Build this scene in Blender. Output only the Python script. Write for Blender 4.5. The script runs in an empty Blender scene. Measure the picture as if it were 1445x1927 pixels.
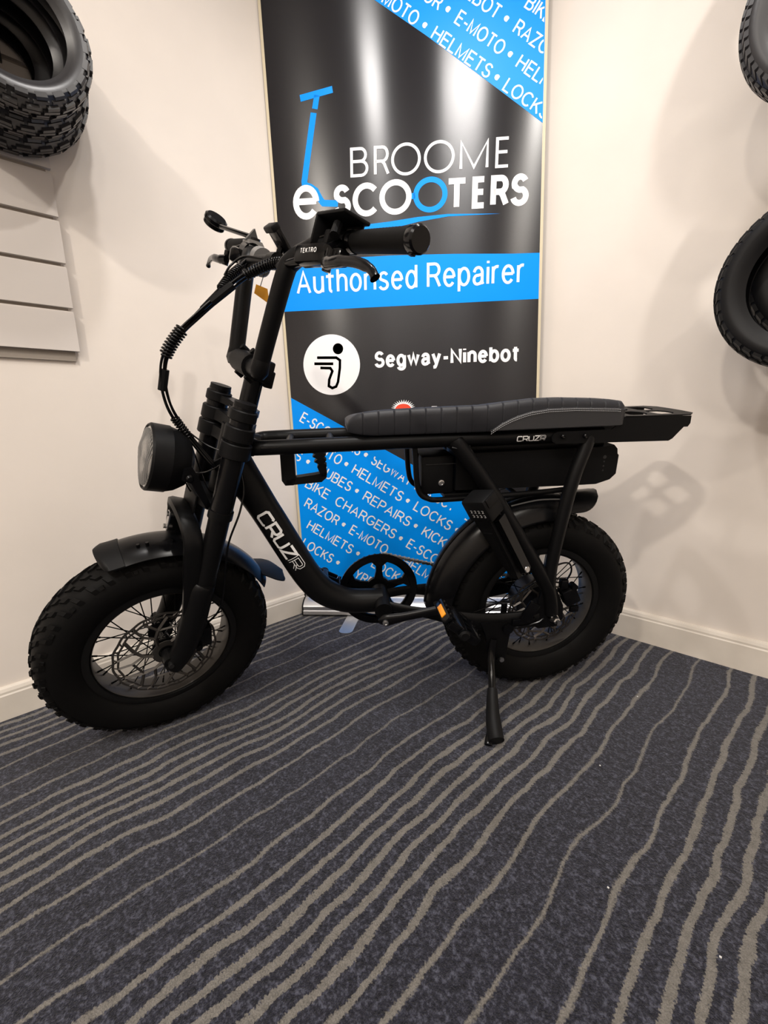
import bpy, bmesh, math, random
from math import sin, cos, pi, radians as R, atan2, sqrt
from mathutils import Vector as V, Matrix
random.seed(7)
C = bpy.context.scene.collection

# ------------------------------------------------------------------ camera, world, lights, exposure
cam = bpy.data.objects.new('camera', bpy.data.cameras.new('camera')); C.objects.link(cam)
cam.data.sensor_width = 36; cam.data.lens = 36*833/1927; cam.data.clip_start = .02
cam.matrix_world = Matrix(((.68337699, -.10950286, .72180677, 1.52454927),
                           (.72896876, .15652329, -.66641204, -1.56719091),
                           (-.04000554, .98158524, .18678858, .73967328), (0, 0, 0, 1)))
sc = bpy.context.scene; sc.camera = cam
sc.view_settings.view_transform = 'Standard'; sc.view_settings.look = 'None'
sc.view_settings.gamma = 1; sc.view_settings.exposure = -0.04; sc.view_settings.use_curve_mapping = False
w = bpy.data.worlds.new('world'); sc.world = w; w.use_nodes = True
w.node_tree.nodes['Background'].inputs[0].default_value = (1, .93, .85, 1)
w.node_tree.nodes['Background'].inputs[1].default_value = .10

def area(name, loc, size, power, col, rot=(0, 0, 0), sy=None, spread=180):
    l = bpy.data.lights.new(name, 'AREA'); l.energy = power; l.color = col; l.size = size; l.spread = R(spread)
    l.shape = 'DISK'
    if sy: l.shape = 'RECTANGLE'; l.size_y = sy
    o = bpy.data.objects.new(name, l); o.location = loc; o.rotation_euler = rot; C.objects.link(o); return o
area('downlight', (.90, -1.29, 2.575), .10, 11.5, (1, .96, .93))
area('downlight', (1.26, -.96, 2.575), .24, 6.2, (1, .96, .93), rot=V((.81, -.66, 1.37)).to_track_quat('Z', 'Y').to_euler(), spread=80)
area('downlight', (1.74, -.84, 2.575), .07, 15, (1, .95, .89))
area('downlight', (1.45, -2.95, 2.575), .16, 40, (1, .92, .82))
area('downlight', (2.90, -1.90, 2.575), .16, 16, (1, .92, .82))
area('ceiling_panel_light', (2.4, -3.0, 2.57), 1.2, 40, (1, .94, .88), sy=1.2)

# ------------------------------------------------------------------ materials
def mat(name, col, rough=.5, metal=0, spec=.5, coat=0, bump=0, bscale=200, bdist=.001, emit=None, trans=0, var=0, vscale=5, aniso=0):
    m = bpy.data.materials.new(name); m.use_nodes = True; nt = m.node_tree; b = nt.nodes['Principled BSDF']
    b.inputs['Base Color'].default_value = (*col, 1); b.inputs['Roughness'].default_value = rough
    b.inputs['Metallic'].default_value = metal; b.inputs['Specular IOR Level'].default_value = spec
    b.inputs['Coat Weight'].default_value = coat; b.inputs['Coat Roughness'].default_value = .15
    b.inputs['Transmission Weight'].default_value = trans
    tc = nt.nodes.new('ShaderNodeTexCoord')
    if bump:
        n = nt.nodes.new('ShaderNodeTexNoise'); n.inputs['Scale'].default_value = bscale; n.inputs['Detail'].default_value = 3
        nt.links.new(tc.outputs['Object'], n.inputs['Vector'])
        u = nt.nodes.new('ShaderNodeBump'); u.inputs['Strength'].default_value = bump; u.inputs['Distance'].default_value = bdist
        nt.links.new(n.outputs['Fac'], u.inputs['Height']); nt.links.new(u.outputs['Normal'], b.inputs['Normal'])
    if var:
        n = nt.nodes.new('ShaderNodeTexNoise'); n.inputs['Scale'].default_value = vscale; n.inputs['Detail'].default_value = 4
        nt.links.new(tc.outputs['Object'], n.inputs['Vector'])
        r = nt.nodes.new('ShaderNodeValToRGB'); r.color_ramp.elements[0].position = .35; r.color_ramp.elements[1].position = .65
        r.color_ramp.elements[0].color = (*[c*(1-var) for c in col], 1); r.color_ramp.elements[1].color = (*[min(1, c*(1+var)) for c in col], 1)
        nt.links.new(n.outputs['Fac'], r.inputs['Fac']); nt.links.new(r.outputs['Color'], b.inputs['Base Color'])
    if aniso:
        b.inputs['Anisotropic'].default_value = aniso; tg = nt.nodes.new('ShaderNodeTangent'); tg.direction_type = 'UV_MAP'; tg.uv_map = 'print'; nt.links.new(tg.outputs[0], b.inputs['Tangent'])
    if emit: b.inputs['Emission Color'].default_value = (*emit[:3], 1); b.inputs['Emission Strength'].default_value = emit[3]
    return m

def carpet_mat():
    m = bpy.data.materials.new('striped_carpet'); m.use_nodes = True; nt = m.node_tree; L = nt.links.new
    b = nt.nodes['Principled BSDF']; b.inputs['Roughness'].default_value = .95; b.inputs['Specular IOR Level'].default_value = .15
    b.inputs['Sheen Weight'].default_value = .12; b.inputs['Sheen Roughness'].default_value = .5
    N = nt.nodes.new
    def math_(op, a, c=None, d=None, clamp=False):
        n = N('ShaderNodeMath'); n.operation = op; n.use_clamp = clamp
        for i, v in enumerate((a, c, d)):
            if v is None: continue
            if isinstance(v, (int, float)): n.inputs[i].default_value = v
            else: L(v, n.inputs[i])
        return n.outputs[0]
    def noise(vec, scale, detail=2, rough=.5):
        n = N('ShaderNodeTexNoise'); n.inputs['Scale'].default_value = scale; n.inputs['Detail'].default_value = detail; n.inputs['Roughness'].default_value = rough
        L(vec, n.inputs['Vector']); return n.outputs['Fac']
    def mapping(vec, sx, sy, sz=1, off=0):
        n = N('ShaderNodeMapping'); n.inputs['Scale'].default_value = (sx, sy, sz); n.inputs['Location'].default_value = (off, off, off); L(vec, n.inputs['Vector']); return n.outputs[0]
    tc = N('ShaderNodeTexCoord'); P = tc.outputs['Object']
    sep = N('ShaderNodeSeparateXYZ'); L(P, sep.inputs[0]); x = sep.outputs[0]
    # slow drift of whole groups of lines, own wobble of each line, ragged tuft edge
    n1 = noise(mapping(P, 1.0, 2.2), 1.3, 1)
    n2 = noise(mapping(P, 7, 7), 1.0, 3, .6)
    n3 = noise(P, 260, 1)
    n4 = noise(mapping(P, 18, 9, 1, 3.3), 1.0, 1)
    xx = math_('ADD', x, math_('MULTIPLY', math_('SUBTRACT', n1, .5), .055))
    xx = math_('ADD', xx, math_('MULTIPLY', math_('SUBTRACT', n2, .5), .026))
    xx = math_('ADD', xx, math_('MULTIPLY', math_('SUBTRACT', n4, .5), .016))
    xx = math_('ADD', xx, math_('MULTIPLY', math_('SUBTRACT', n3, .5), .0095))
    per = .477; xc = 1.025
    ang = math_('MULTIPLY', math_('SUBTRACT', xx, xc), 2*pi/per)
    phase = math_('ADD', math_('MULTIPLY', xx, 10/per), math_('MULTIPLY', math_('SINE', ang), .70))
    fr = math_('FRACT', math_('ADD', phase, 40.0))
    tri = math_('ABSOLUTE', math_('SUBTRACT', fr, .5))              # 0 on a line's middle
    half = math_('ADD', .132, math_('MULTIPLY', math_('COSINE', ang), .078))
    mask = math_('MULTIPLY', math_('SUBTRACT', half, tri), 22, clamp=True)
    # flecked pile
    f1 = noise(P, 190, 3, .7); f2 = noise(P, 75, 3, .6); f3 = noise(P, 420, 2, .7)
    r1 = N('ShaderNodeValToRGB'); e = r1.color_ramp.elements
    e[0].position = .36; e[0].color = (.0042, .0043, .0075, 1); e[1].position = .68; e[1].color = (.105, .110, .150, 1)
    k = e.new(.50); k.color = (.0185, .019, .030, 1)
    L(math_('ADD', math_('MULTIPLY', f1, .6), math_('MULTIPLY', f2, .4)), r1.inputs[0])
    r2 = N('ShaderNodeValToRGB'); e = r2.color_ramp.elements
    e[0].position = .32; e[0].color = (.095, .088, .078, 1); e[1].position = .68; e[1].color = (.24, .225, .205, 1)
    L(math_('ADD', math_('MULTIPLY', f3, .6), math_('MULTIPLY', f2, .4)), r2.inputs[0])
    mx = N('ShaderNodeMix'); mx.data_type = 'RGBA'; L(mask, mx.inputs[0]); L(r1.outputs[0], mx.inputs[6]); L(r2.outputs[0], mx.inputs[7])
    L(mx.outputs[2], b.inputs['Base Color'])
    bp = N('ShaderNodeBump'); bp.inputs['Strength'].default_value = .9; bp.inputs['Distance'].default_value = .004
    L(math_('ADD', f1, math_('MULTIPLY', f3, .7)), bp.inputs['Height']); L(bp.outputs[0], b.inputs['Normal'])
    return m

M = dict(
    wall=mat('painted_plaster', (.80, .73, .66), .75, bump=.25, bscale=60, bdist=.001, var=.03, vscale=3),
    skirt=mat('skirting_paint', (.72, .66, .58), .45, bump=.15, bscale=30, var=.05, vscale=9),
    ceiling=mat('ceiling_paint', (.82, .80, .76), .8),
    carpet=carpet_mat(),
    slat=mat('slatwall_board', (.66, .61, .57), .4, bump=.05, bscale=20),
    slot=mat('slatwall_slot', (.30, .26, .22), .6),
    satin=mat('satin_black_frame', (.0035, .0035, .0039), .40, spec=.17, bump=.12, bscale=900, bdist=.0003),
    matte=mat('matte_black_plastic', (.0045, .0045, .005), .50, spec=.15, bump=.1, bscale=600, bdist=.0003),
    gloss=mat('gloss_black', (.0025, .0025, .003), .18, spec=.25),
    rubber=mat('tyre_rubber', (.0050, .0048, .0048), .60, spec=.11, bump=.15, bscale=300, bdist=.0005),
    darkrub=mat('dull_tyre_rubber', (.006, .006, .007), .45, spec=.22, bump=.1, bscale=200, bdist=.0005),
    shoprub=mat('new_tyre_rubber', (.022, .021, .023), .36, spec=.48, bump=.1, bscale=200, bdist=.0005),
    leather=mat('seat_vinyl', (.024, .025, .030), .5, spec=.35, bump=.35, bscale=700, bdist=.0005),
    panel=mat('seat_side_vinyl', (.036, .036, .039), .52, spec=.35, bump=.3, bscale=900, bdist=.0005),
    stitch=mat('stitching', (.35, .35, .36), .7),
    steel=mat('steel', (.55, .55, .55), .28, metal=1),
    dsteel=mat('dark_steel', (.10, .10, .10), .38, metal=1),
    rotor=mat('brake_rotor_steel', (.085, .078, .072), .42, metal=.75),
    rim=mat('black_rim', (.006, .006, .006), .30, spec=.3),
    bed=mat('rim_bed_grey', (.060, .054, .048), .42, spec=.4),
    alu=mat('brushed_aluminium', (.62, .62, .63), .33, metal=.9),
    fork=mat('fork_gloss', (.003, .003, .0036), .27, spec=.24),
    white=mat('white_decal', (.80, .80, .80), .4),
    amber=mat('amber_reflector', (.9, .32, .01), .25, emit=None, coat=.5),
    label=mat('orange_label', (.85, .38, .03), .4),
    silver=mat('silver_plastic', (.30, .30, .30), .35, metal=.6),
    lens=mat('lamp_lens', (.50, .49, .47), .14, spec=.6, trans=.72, coat=1),
    reflector=mat('lamp_reflector', (.30, .29, .27), .28, metal=.8),
    motor=mat('hub_motor_grey', (.008, .009, .013), .35, spec=.5),
    bblack=mat('banner_black', (.0085, .008, .0105), .225, spec=.46, aniso=.93),
    bblue=mat('banner_blue', (.0, .29, .97), .38, spec=.12),
    bwhite=mat('banner_white', (.90, .90, .92), .4, spec=.4),
    bred=mat('banner_red', (.80, .06, .02), .4),
    pod=mat('grey_plastic', (.045, .045, .045), .4), bblack2=mat('black_ink', (.01, .01, .01), .5),
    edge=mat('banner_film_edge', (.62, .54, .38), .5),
    lint=mat('lint', (.7, .7, .7), .9),
)

# ------------------------------------------------------------------ mesh builder
class MB:
    def __init__(s, xf=None): s.v = []; s.f = []; s.xf = xf
    def add(s, vs, fs):
        o = len(s.v); s.v += [tuple(s.xf(*v)) if s.xf else tuple(v) for v in vs]; s.f += [tuple(i+o for i in f) for f in fs]
    def tube(s, pts, r, n=12, caps=True, closed=False, sx=1):
        P = [V(p) for p in pts]; m = len(P); rr = r if isinstance(r, (list, tuple)) else [r]*m
        T = []
        for i in range(m):
            a = P[(i-1) % m] if (closed or i > 0) else P[i]; b = P[(i+1) % m] if (closed or i < m-1) else P[i]
            T.append((b-a).normalized())
        ref = V((0, 0, 1)) if abs(T[0].z) < .9 else V((1, 0, 0))
        N_ = T[0].cross(ref).normalized(); vs = []; fs = []
        for i in range(m):
            N_ = (N_ - T[i]*N_.dot(T[i])).normalized(); B_ = T[i].cross(N_)
            for k in range(n):
                a = 2*pi*k/n; vs.append(P[i] + (N_*cos(a)*sx + B_*sin(a))*rr[i])
        for i in range(m if closed else m-1):
            j = (i+1) % m
            for k in range(n): fs.append((i*n+k, i*n+(k+1) % n, j*n+(k+1) % n, j*n+k))
        if caps and not closed: fs.append(tuple(range(n))); fs.append(tuple((m-1)*n+k for k in range(n)))
        s.add(vs, fs); return s
    def box(s, c, size, rot=None, bev=0, seg=2):
        bm = bmesh.new(); bmesh.ops.create_cube(bm, size=1)
        for v in bm.verts: v.co = V((v.co.x*size[0], v.co.y*size[1], v.co.z*size[2]))
        if bev: bmesh.ops.bevel(bm, geom=list(bm.edges), offset=bev, segments=seg, profile=.5, affect='EDGES')
        bm.verts.index_update()
        vs = [(rot @ v.co if rot else v.co) + V(c) for v in bm.verts]; fs = [tuple(v.index for v in f.verts) for f in bm.faces]
        bm.free(); s.add(vs, fs); return s
    def prism(s, poly, d0, d1, fn=None):     # poly in (p,q); fn(p,q,d) -> point; default (p,d,q)
        fn = fn or (lambda p, q, d: (p, d, q)); n = len(poly)
        vs = [fn(p, q, d0) for p, q in poly]+[fn(p, q, d1) for p, q in poly]
        s.add(vs, [tuple(range(n)), tuple(range(n, 2*n))]+[(i, (i+1) % n, n+(i+1) % n, n+i) for i in range(n)]); return s
    def lathe(s, prof, n=64, c=(0, 0, 0), closed=True, fn=None, arc=None):   # prof (r, w), spins in local (u,z) about w
        m = len(prof); vs = []; fs = []; fn = fn or (lambda r, w, a: (c[0]+r*cos(a), c[1]+w, c[2]+r*sin(a)))
        full = arc is None; a0, a1 = arc or (0, 2*pi); N = n if full else n+1
        for i in range(N):
            a = a0+(a1-a0)*i/n
            for r, ww in prof: vs.append(fn(r, ww, a))
        for i in range(n):
            j = (i+1) % N
            for k in range(m if closed else m-1): fs.append((i*m+k, i*m+(k+1) % m, j*m+(k+1) % m, j*m+k))
        if not full and closed: fs += [tuple(range(m)), tuple((N-1)*m+k for k in range(m))]
        s.add(vs, fs); return s
    def disc(s, c, r, w0, w1, n=24): return s.lathe([(1e-4, w0), (r, w0), (r, w1), (1e-4, w1)], n, c)
    def ribbon(s, pts, wid, fn, t=0):        # flat stroke in 2D mapped by fn(x,y)
        a, f = stroke(pts, wid); s.add([fn(x, y) for x, y in a], f)
        return s
    def build(s, name, m, parent=None, ang=35, **kw):
        me = bpy.data.meshes.new(name); me.from_pydata(s.v, [], s.f); me.update()
        face = kw.pop('face', None)
        if kw.get('recalc') is False:           # flat print: no welding, all faces looking the same way
            kw.pop('recalc')
            if face:
                bm = bmesh.new(); bm.from_mesh(me); bm.normal_update()
                bmesh.ops.reverse_faces(bm, faces=[f for f in bm.faces if f.normal.dot(V(face)) < 0]); bm.to_mesh(me); bm.free()
            me.materials.append(m); return link(name, me, parent, **kw)
        bm = bmesh.new(); bm.from_mesh(me); bmesh.ops.remove_doubles(bm, verts=bm.verts, dist=1e-6)
        if kw.pop('recalc', True): bmesh.ops.recalc_face_normals(bm, faces=bm.faces)
        bm.to_mesh(me); bm.free()
        me.shade_smooth(); me.set_sharp_from_angle(angle=R(ang)); me.materials.append(m)
        return link(name, me, parent, **kw)
def link(name, me, parent=None, **kw):
    o = bpy.data.objects.new(name, me); C.objects.link(o); o.parent = parent
    for k, v in kw.items(): o[k] = v
    return o
def empty(name, loc=(0, 0, 0), parent=None, **kw):
    o = link(name, None, parent, **kw); o.location = loc; o.empty_display_size = .05; return o
def tag(o, label, cat, group=None):
    o['label'] = label; o['category'] = cat
    if group: o['group'] = group
    return o
def spline(pts, k=6):
    P = [V(p) for p in pts]; out = []
    for i in range(len(P)-1):
        p0, p1, p2, p3 = P[max(i-1, 0)], P[i], P[i+1], P[min(i+2, len(P)-1)]
        for j in range(k):
            t = j/k; out.append(.5*((2*p1)+(p2-p0)*t+(2*p0-5*p1+4*p2-p3)*t*t+(3*p1-p0-3*p2+p3)*t**3))
    out.append(P[-1]); return out

# ------------------------------------------------------------------ room
RX, RY, RZ = 4.3, -4.3, 2.6
def slab(name, a, b, m):
    mb = MB(); mb.box([(p+q)/2 for p, q in zip(a, b)], [abs(q-p) for p, q in zip(a, b)]); return mb.build(name, m, kind='structure')
slab('floor', (-.1, RY-.1, -.05), (RX+.1, .1, 0), M['carpet'])
slab('wall_left', (-.1, RY, 0), (0, 0, RZ), M['wall'])
slab('wall_right', (-.1, 0, 0), (RX+.1, .1, RZ), M['wall'])
slab('wall_front', (RX, RY, 0), (RX+.1, 0, RZ), M['wall'])
slab('wall_back', (-.1, RY-.1, 0), (RX+.1, RY, RZ), M['wall'])
slab('ceiling', (-.1, RY-.1, RZ), (RX+.1, .1, RZ+.05), M['ceiling'])
def skirting(name, fn, L, h):
    prof = [(0, 0), (.016, 0), (.016, h-.022), (.0135, h-.018), (.0135, h-.012), (.010, h-.004), (.004, h), (0, h)]
    mb = MB(); n = len(prof); mb.add([fn(d, 0, z) for d, z in prof]+[fn(d, L, z) for d, z in prof],
        [tuple(range(n)), tuple(range(n, 2*n))]+[(i, (i+1) % n, n+(i+1) % n, n+i) for i in range(n)])
    return mb.build(name, M['skirt'], ang=20, kind='structure')
skirting('baseboard_left', lambda d, l, z: (d, -l, z), 4.3, .090)
skirting('baseboard_right', lambda d, l, z: (l, -d, z), 4.3, .100)
# slatted display board on the left wall
sw = tag(empty('slatted_display_board', (.0012, -1.95, .98)), 'off-white slatted display board fixed to the left wall', 'display board')
MB().box((.0035, 0, .62), (.007, 1.29, 1.29)).build('backing_board', M['slot'], sw)
for i in range(11):
    z0 = .112*i; mb = MB()
    prof = [(.006, z0), (.019, z0), (.019, z0+.099), (.013, z0+.099), (.013, z0+.104), (.006, z0+.104)]
    mb.prism(prof, -.655+(.0 if i % 2 else .001), .655, lambda p, q, d: (p, d, q)); mb.build('slat', M['slat'], sw, ang=20)

# ------------------------------------------------------------------ spare tyres
def shop_tyre(cx, Rr, rh, wd, rows, nblk, lab, group, axis, tilt=0, seed=0, hb=.004, bl=.6, chev=.0, gap=.18, m='shoprub'):
    """open tyre without a rim; axis 'x' or 'y'; origin at its centre"""
    root_m = MB(); h = wd/2; st = Rr-rh
    outer = [(rh, h*.62), (rh+.010, h*.78), (rh+st*.45, h*1.0), (rh+st*.70, h*.98), (Rr-.010, h*.84), (Rr-.003, h*.55), (Rr, 0)]
    prof = outer+[(r, -w_) for r, w_ in reversed(outer[:-1])]
    inner = [(rh+.001, -h*.5), (rh+.008, -h*.62), (rh+st*.5, -h*.84), (Rr-.013, -h*.62), (Rr-.010, 0)]
    prof += inner+[(r, -w_) for r, w_ in reversed(inner[:-1])]
    A = (lambda u, w_, z: (w_, u, z)) if axis == 'x' else (lambda u, w_, z: (u, w_, z))
    root_m.xf = A; root_m.lathe(prof, 64)
    o = root_m.build('scooter_tyre', M[m], ang=50); o.location = cx; o.rotation_euler = (0, tilt, 0) if axis == 'y' else (tilt, 0, 0)
    tag(o, lab, 'tyre', group)
    # tread blocks: one mesh per row, shared
    for ri, (w0, w1, off, drop) in enumerate(rows):
        mb = MB(A); da = 2*pi/nblk*(1-gap)/2; r0 = Rr-drop-.004; r1 = Rr-drop+hb
        def blk(wa, wb, a0, a1):
            vs = []
            for r in (r0, r1):
                sh = 0 if r == r0 else .08
                for a, w_ in ((a0, wa), (a1, wa), (a1, wb), (a0, wb)):
                    am = (a0+a1)/2; wm = (wa+wb)/2; a2 = a+(am-a)*sh; w2 = w_+(wm-w_)*sh
                    rr = r-(abs(w2)/h)**2.5*.010
                    vs.append((rr*cos(a2+chev*w2), w2, rr*sin(a2+chev*w2)))
            mb.add(vs, [(0, 1, 2, 3), (4, 5, 6, 7)]+[(i, (i+1) % 4, 4+(i+1) % 4, 4+i) for i in range(4)])
        wm = (w0+w1)/2
        if bl: blk(w0, wm-.0012, -da, da); blk(wm+.0012, w1, -da*bl, da*.9)
        else: blk(w0, w1, -da, da)
        me = None
        for k in range(nblk):
            if me is None: b = mb.build('tread_block', M[m], o, ang=20); me = b.data
            else: b = link('tread_block', me, o)
            a = 2*pi*(k+off)/nblk
            b.rotation_euler = (0, -a, 0) if axis == 'y' else (a, 0, 0)
    return o
rowsL = [(.025, .040, 0, .0045), (.002, .022, .5, 0), (-.022, -.002, 0, 0), (-.040, -.025, .5, .0045)]
g = 'knobbly tyres hanging on the slatted board'
labs = ['knobbly black scooter tyre, front of the three on the slatted board', 'middle knobbly tyre of the three on the slatted board', 'knobbly tyre closest to the slatted board, behind two others']
for i, (x_, z_, ro_, rh_) in enumerate(((.232, 1.578, .145, .100), (.147, 1.587, .157, .091), (.062, 1.606, .178, .072))):
    shop_tyre((x_, -1.372-.004*i, z_), ro_, rh_, .080, rowsL, 24, labs[i], g, 'x', gap=.12, hb=.005)
rod = MB(); rod.tube([(.0195, -1.375, 1.672), (.30, -1.375, 1.672), (.315, -1.375, 1.69)], .0035, 8)
rod.box((.0235, -1.375, 1.66), (.006, .03, .06)); tag(rod.build('display_hook', M['dsteel']), 'steel hook on the slatted board carrying three knobbly tyres', 'hook')
rowsR = [(.026, .040, 0, .004), (.008, .024, .5, 0), (-.008, .006, 0, 0), (-.024, -.010, .5, 0), (-.040, -.026, 0, .004)]
g2 = 'spare tyres hanging on the right wall'
shop_tyre((1.432, -.235, 1.005), .178, .120, .085, rowsR, 44, 'thick black tyre hanging low on the right wall, hollow facing out', g2, 'y', m='darkrub', hb=.003, bl=0, chev=3, gap=.25)
shop_tyre((1.462, -.140, 1.048), .172, .095, .085, rowsR, 44, 'tyre squeezed between the low hanging tyre and the right wall', g2, 'y', m='darkrub', hb=.003, bl=0, chev=3, gap=.25)
shop_tyre((1.440, -.255, 1.500), .180, .120, .080, rowsR, 60, 'fine-grooved black tyre hanging at the top of the right wall', g2, 'y', hb=.003, bl=0, chev=6, gap=.3)
for z_, lb_ in ((1.875, 'black tyre hanging next above the upper tyre, its shadow on the right wall'), (2.25, 'black tyre hanging highest on the right wall close to the ceiling')):
    shop_tyre((1.446, -.240, z_), .180, .120, .140, rowsR, 60, lb_, g2, 'y', hb=.003, bl=0, chev=6, gap=.3)
for z, x, z2 in ((1.117, 1.44, 1.12), (1.612, 1.440, 1.588), (1.988, 1.446, 0), (2.363, 1.446, 0)):
    mb = MB(); mb.tube([(x, 0, z), (x, -.29, z), (x, -.305, z+.02)], .004, 8); mb.box((x, -.003, z), (.03, .006, .07))
    tag(mb.build('display_hook', M['dsteel']), 'wall hook carrying the low pair of tyres on the right wall' if z < 1.3 else 'wall hook carrying the upper tyre on the right wall' if z < 1.7 else 'wall hook carrying the tyre next above the upper one' if z < 2.1 else 'highest wall hook, near the ceiling, carrying a tyre', 'hook')

# ------------------------------------------------------------------ banner
ba, bb = V((.015, -.632)), V((.704, -.042)); BW = (bb-ba).length; bt = (bb-ba)/BW; bn = V((bt.y, -bt.x))
def bp(s, z, d=0): return (ba.x+bt.x*s+bn.x*d, ba.y+bt.y*s+bn.y*d, z)
ban = tag(empty('roll_up_banner'), 'tall black and blue roll-up banner lettered BROOME e-SCOOTERS standing across the corner', 'banner')
mb = MB(); mb.prism([(0, .045), (BW, .045), (BW, 2.33), (0, 2.33)], 0, -.0012, lambda p, q, d: bp(p, q, d)); sheet = mb.build('banner_sheet', M['bblack'], ban)
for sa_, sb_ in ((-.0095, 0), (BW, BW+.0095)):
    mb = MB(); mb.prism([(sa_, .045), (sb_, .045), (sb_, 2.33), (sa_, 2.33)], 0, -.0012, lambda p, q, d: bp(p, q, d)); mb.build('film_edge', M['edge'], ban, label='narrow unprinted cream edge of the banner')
uvl = sheet.data.uv_layers.new(name='print')
for lp in sheet.data.loops: co = sheet.data.vertices[lp.vertex_index].co; uvl.data[lp.index].uv = (co.z, (co.x-ba.x)*bt.x+(co.y-ba.y)*bt.y)
def AR(cx, cy, rx, ry, a0, a1, n=10): return [(cx+rx*cos(R(a0+(a1-a0)*i/n)), cy+ry*sin(R(a0+(a1-a0)*i/n))) for i in range(n+1)]
def bowl(x, xh, wd): return AR(x, xh/2, wd/2, xh/2, 0, 360, 24)
XH = .735
GL = {
 'A': (.74, [[(0, 0), (.37, 1), (.74, 0)], [(.125, .33), (.615, .33)]]),
 'B': (.62, [[(.36, 1), (0, 1), (0, 0), (.38, 0)]+AR(.38, .265, .24, .265, -90, 90)+[(0, .53)], [(.36, .53)]+AR(.36, .765, .205, .235, -90, 90)]),
 'C': (.76, [AR(.40, .5, .40, .5, 42, 318, 26)]),
 'D': (.68, [[(0, 0), (0, 1), (.30, 1)]+AR(.30, .5, .38, .5, 90, -90, 16)+[(0, 0)]]),
 'E': (.58, [[(.58, 1), (0, 1), (0, 0), (.60, 0)], [(0, .52), (.54, .52)]]),
 'G': (.78, [AR(.40, .5, .40, .5, 42, 345, 26)+[(.78, .46), (.44, .46)], [(.78, .46), (.78, .16)]]),
 'H': (.66, [[(0, 0), (0, 1)], [(.66, 0), (.66, 1)], [(0, .53), (.66, .53)]]),
 'I': (.0, [[(0, 0), (0, 1)]]),
 'K': (.64, [[(0, 0), (0, 1)], [(.62, 1), (0, .36)], [(.22, .585), (.66, 0)]]),
 'L': (.50, [[(0, 1), (0, 0), (.52, 0)]]),
 'M': (.78, [[(0, 0), (0, 1), (.39, .0), (.78, 1), (.78, 0)]]),
 'N': (.66, [[(0, 0), (0, 1), (.66, 0), (.66, 1)]]),
 'O': (.84, [AR(.42, .5, .42, .5, 0, 360, 32)]),
 'P': (.60, [[(0, 0), (0, 1), (.36, 1)]+AR(.36, .73, .24, .27, 90, -90)+[(0, .46)]]),
 'R': (.64, [[(0, 0), (0, 1), (.37, 1)]+AR(.37, .74, .25, .26, 90, -90)+[(0, .48)], [(.34, .48), (.46, .38), (.66, 0)]]),
 'S': (.60, [AR(.31, .735, .265, .265, 25, 200, 14)+AR(.34, .80, .30, .30, 215, 262, 4)+AR(.30, .27, .30, .27, 62, -165, 18)]),
 'T': (.62, [[(0, 1), (.62, 1)], [(.31, 1), (.31, 0)]]),
 'U': (.64, [[(0, 1), (0, .32)]+AR(.32, .32, .32, .32, 180, 360, 14)+[(.64, 1)]]),
 'W': (1.0, [[(0, 1), (.25, 0), (.5, 1), (.75, 0), (1.0, 1)]]),
 'Y': (.68, [[(0, 1), (.34, .44), (.68, 1)], [(.34, .44), (.34, 0)]]),
 'Z': (.62, [[(0, 1), (.62, 1), (0, 0), (.62, 0)]]),
 '-': (.30, [[(-.03, .40), (.33, .40)]]), ' ': (.12, []),
 'a': (.50, [[(.02, .53)]+AR(.25, .51, .22, .225, 160, 0, 10)+[(.47, .10), (.52, 0)], [(.47, .43), (.22, .385)]+AR(.20, .195, .18, .195, 100, 290, 12)+[(.36, .03), (.47, .17)]]),
 'b': (.53, [[(0, 1), (0, 0)], AR(.275, XH/2, .265, XH/2, 0, 360, 22)]),
 'd': (.53, [[(.53, 1), (.53, 0)], AR(.26, XH/2, .265, XH/2, 0, 360, 22)]),
 'e': (.54, [[(.0, .39), (.54, .39)], AR(.27, XH/2, .27, XH/2, 2, 322, 24)]),
 'g': (.53, [[(.53, XH), (.53, -.06)]+AR(.27, -.06, .26, .22, 0, -165, 12), AR(.26, XH/2, .265, XH/2, 0, 360, 22)]),
 'h': (.49, [[(0, 1), (0, 0)], [(0, .40)]+AR(.25, .49, .24, .245, 165, 0, 9)+[(.49, 0)]]),
 'i': (.0, [[(0, XH), (0, 0)], [(0, .90), (0, 1.0)]]),
 'n': (.49, [[(0, XH), (0, 0)], [(0, .40)]+AR(.25, .49, .24, .245, 165, 0, 9)+[(.49, 0)]]),
 'o': (.56, [AR(.28, XH/2, .28, XH/2, 0, 360, 26)]),
 'p': (.53, [[(0, XH), (0, -.28)], AR(.275, XH/2, .265, XH/2, 0, 360, 22)]),
 'r': (.27, [[(0, XH), (0, 0)], [(0, .42)]+AR(.22, .50, .22, .235, 170, 72, 6)]),
 's': (.46, [AR(.235, .55, .205, .185, 25, 215, 12)+AR(.225, .185, .23, .185, 55, -160, 14)]),
 't': (.34, [[(.14, .95), (.14, .14)]+AR(.26, .14, .12, .13, 180, 275, 6), [(-.07, XH-.03), (.38, XH-.03)]]),
 'u': (.49, [[(0, XH), (0, .24)]+AR(.24, .24, .24, .24, 180, 345, 9)+[(.49, .33)], [(.49, XH), (.49, 0)]]),
 'w': (.78, [[(0, XH), (.19, 0), (.39, XH), (.59, 0), (.78, XH)]]),
 'y': (.54, [[(0, XH), (.27, .03)], [(.54, XH), (.24, -.12), (.17, -.24), (.03, -.25)]]),
 '2': (.54, [AR(.27, .74, .26, .26, 165, -35, 12)+[(0, 0), (.56, 0)]]),
 '3': (.54, [AR(.27, .75, .24, .25, 160, -80, 12), AR(.27, .265, .27, .265, 85, -160, 14)])}
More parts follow.
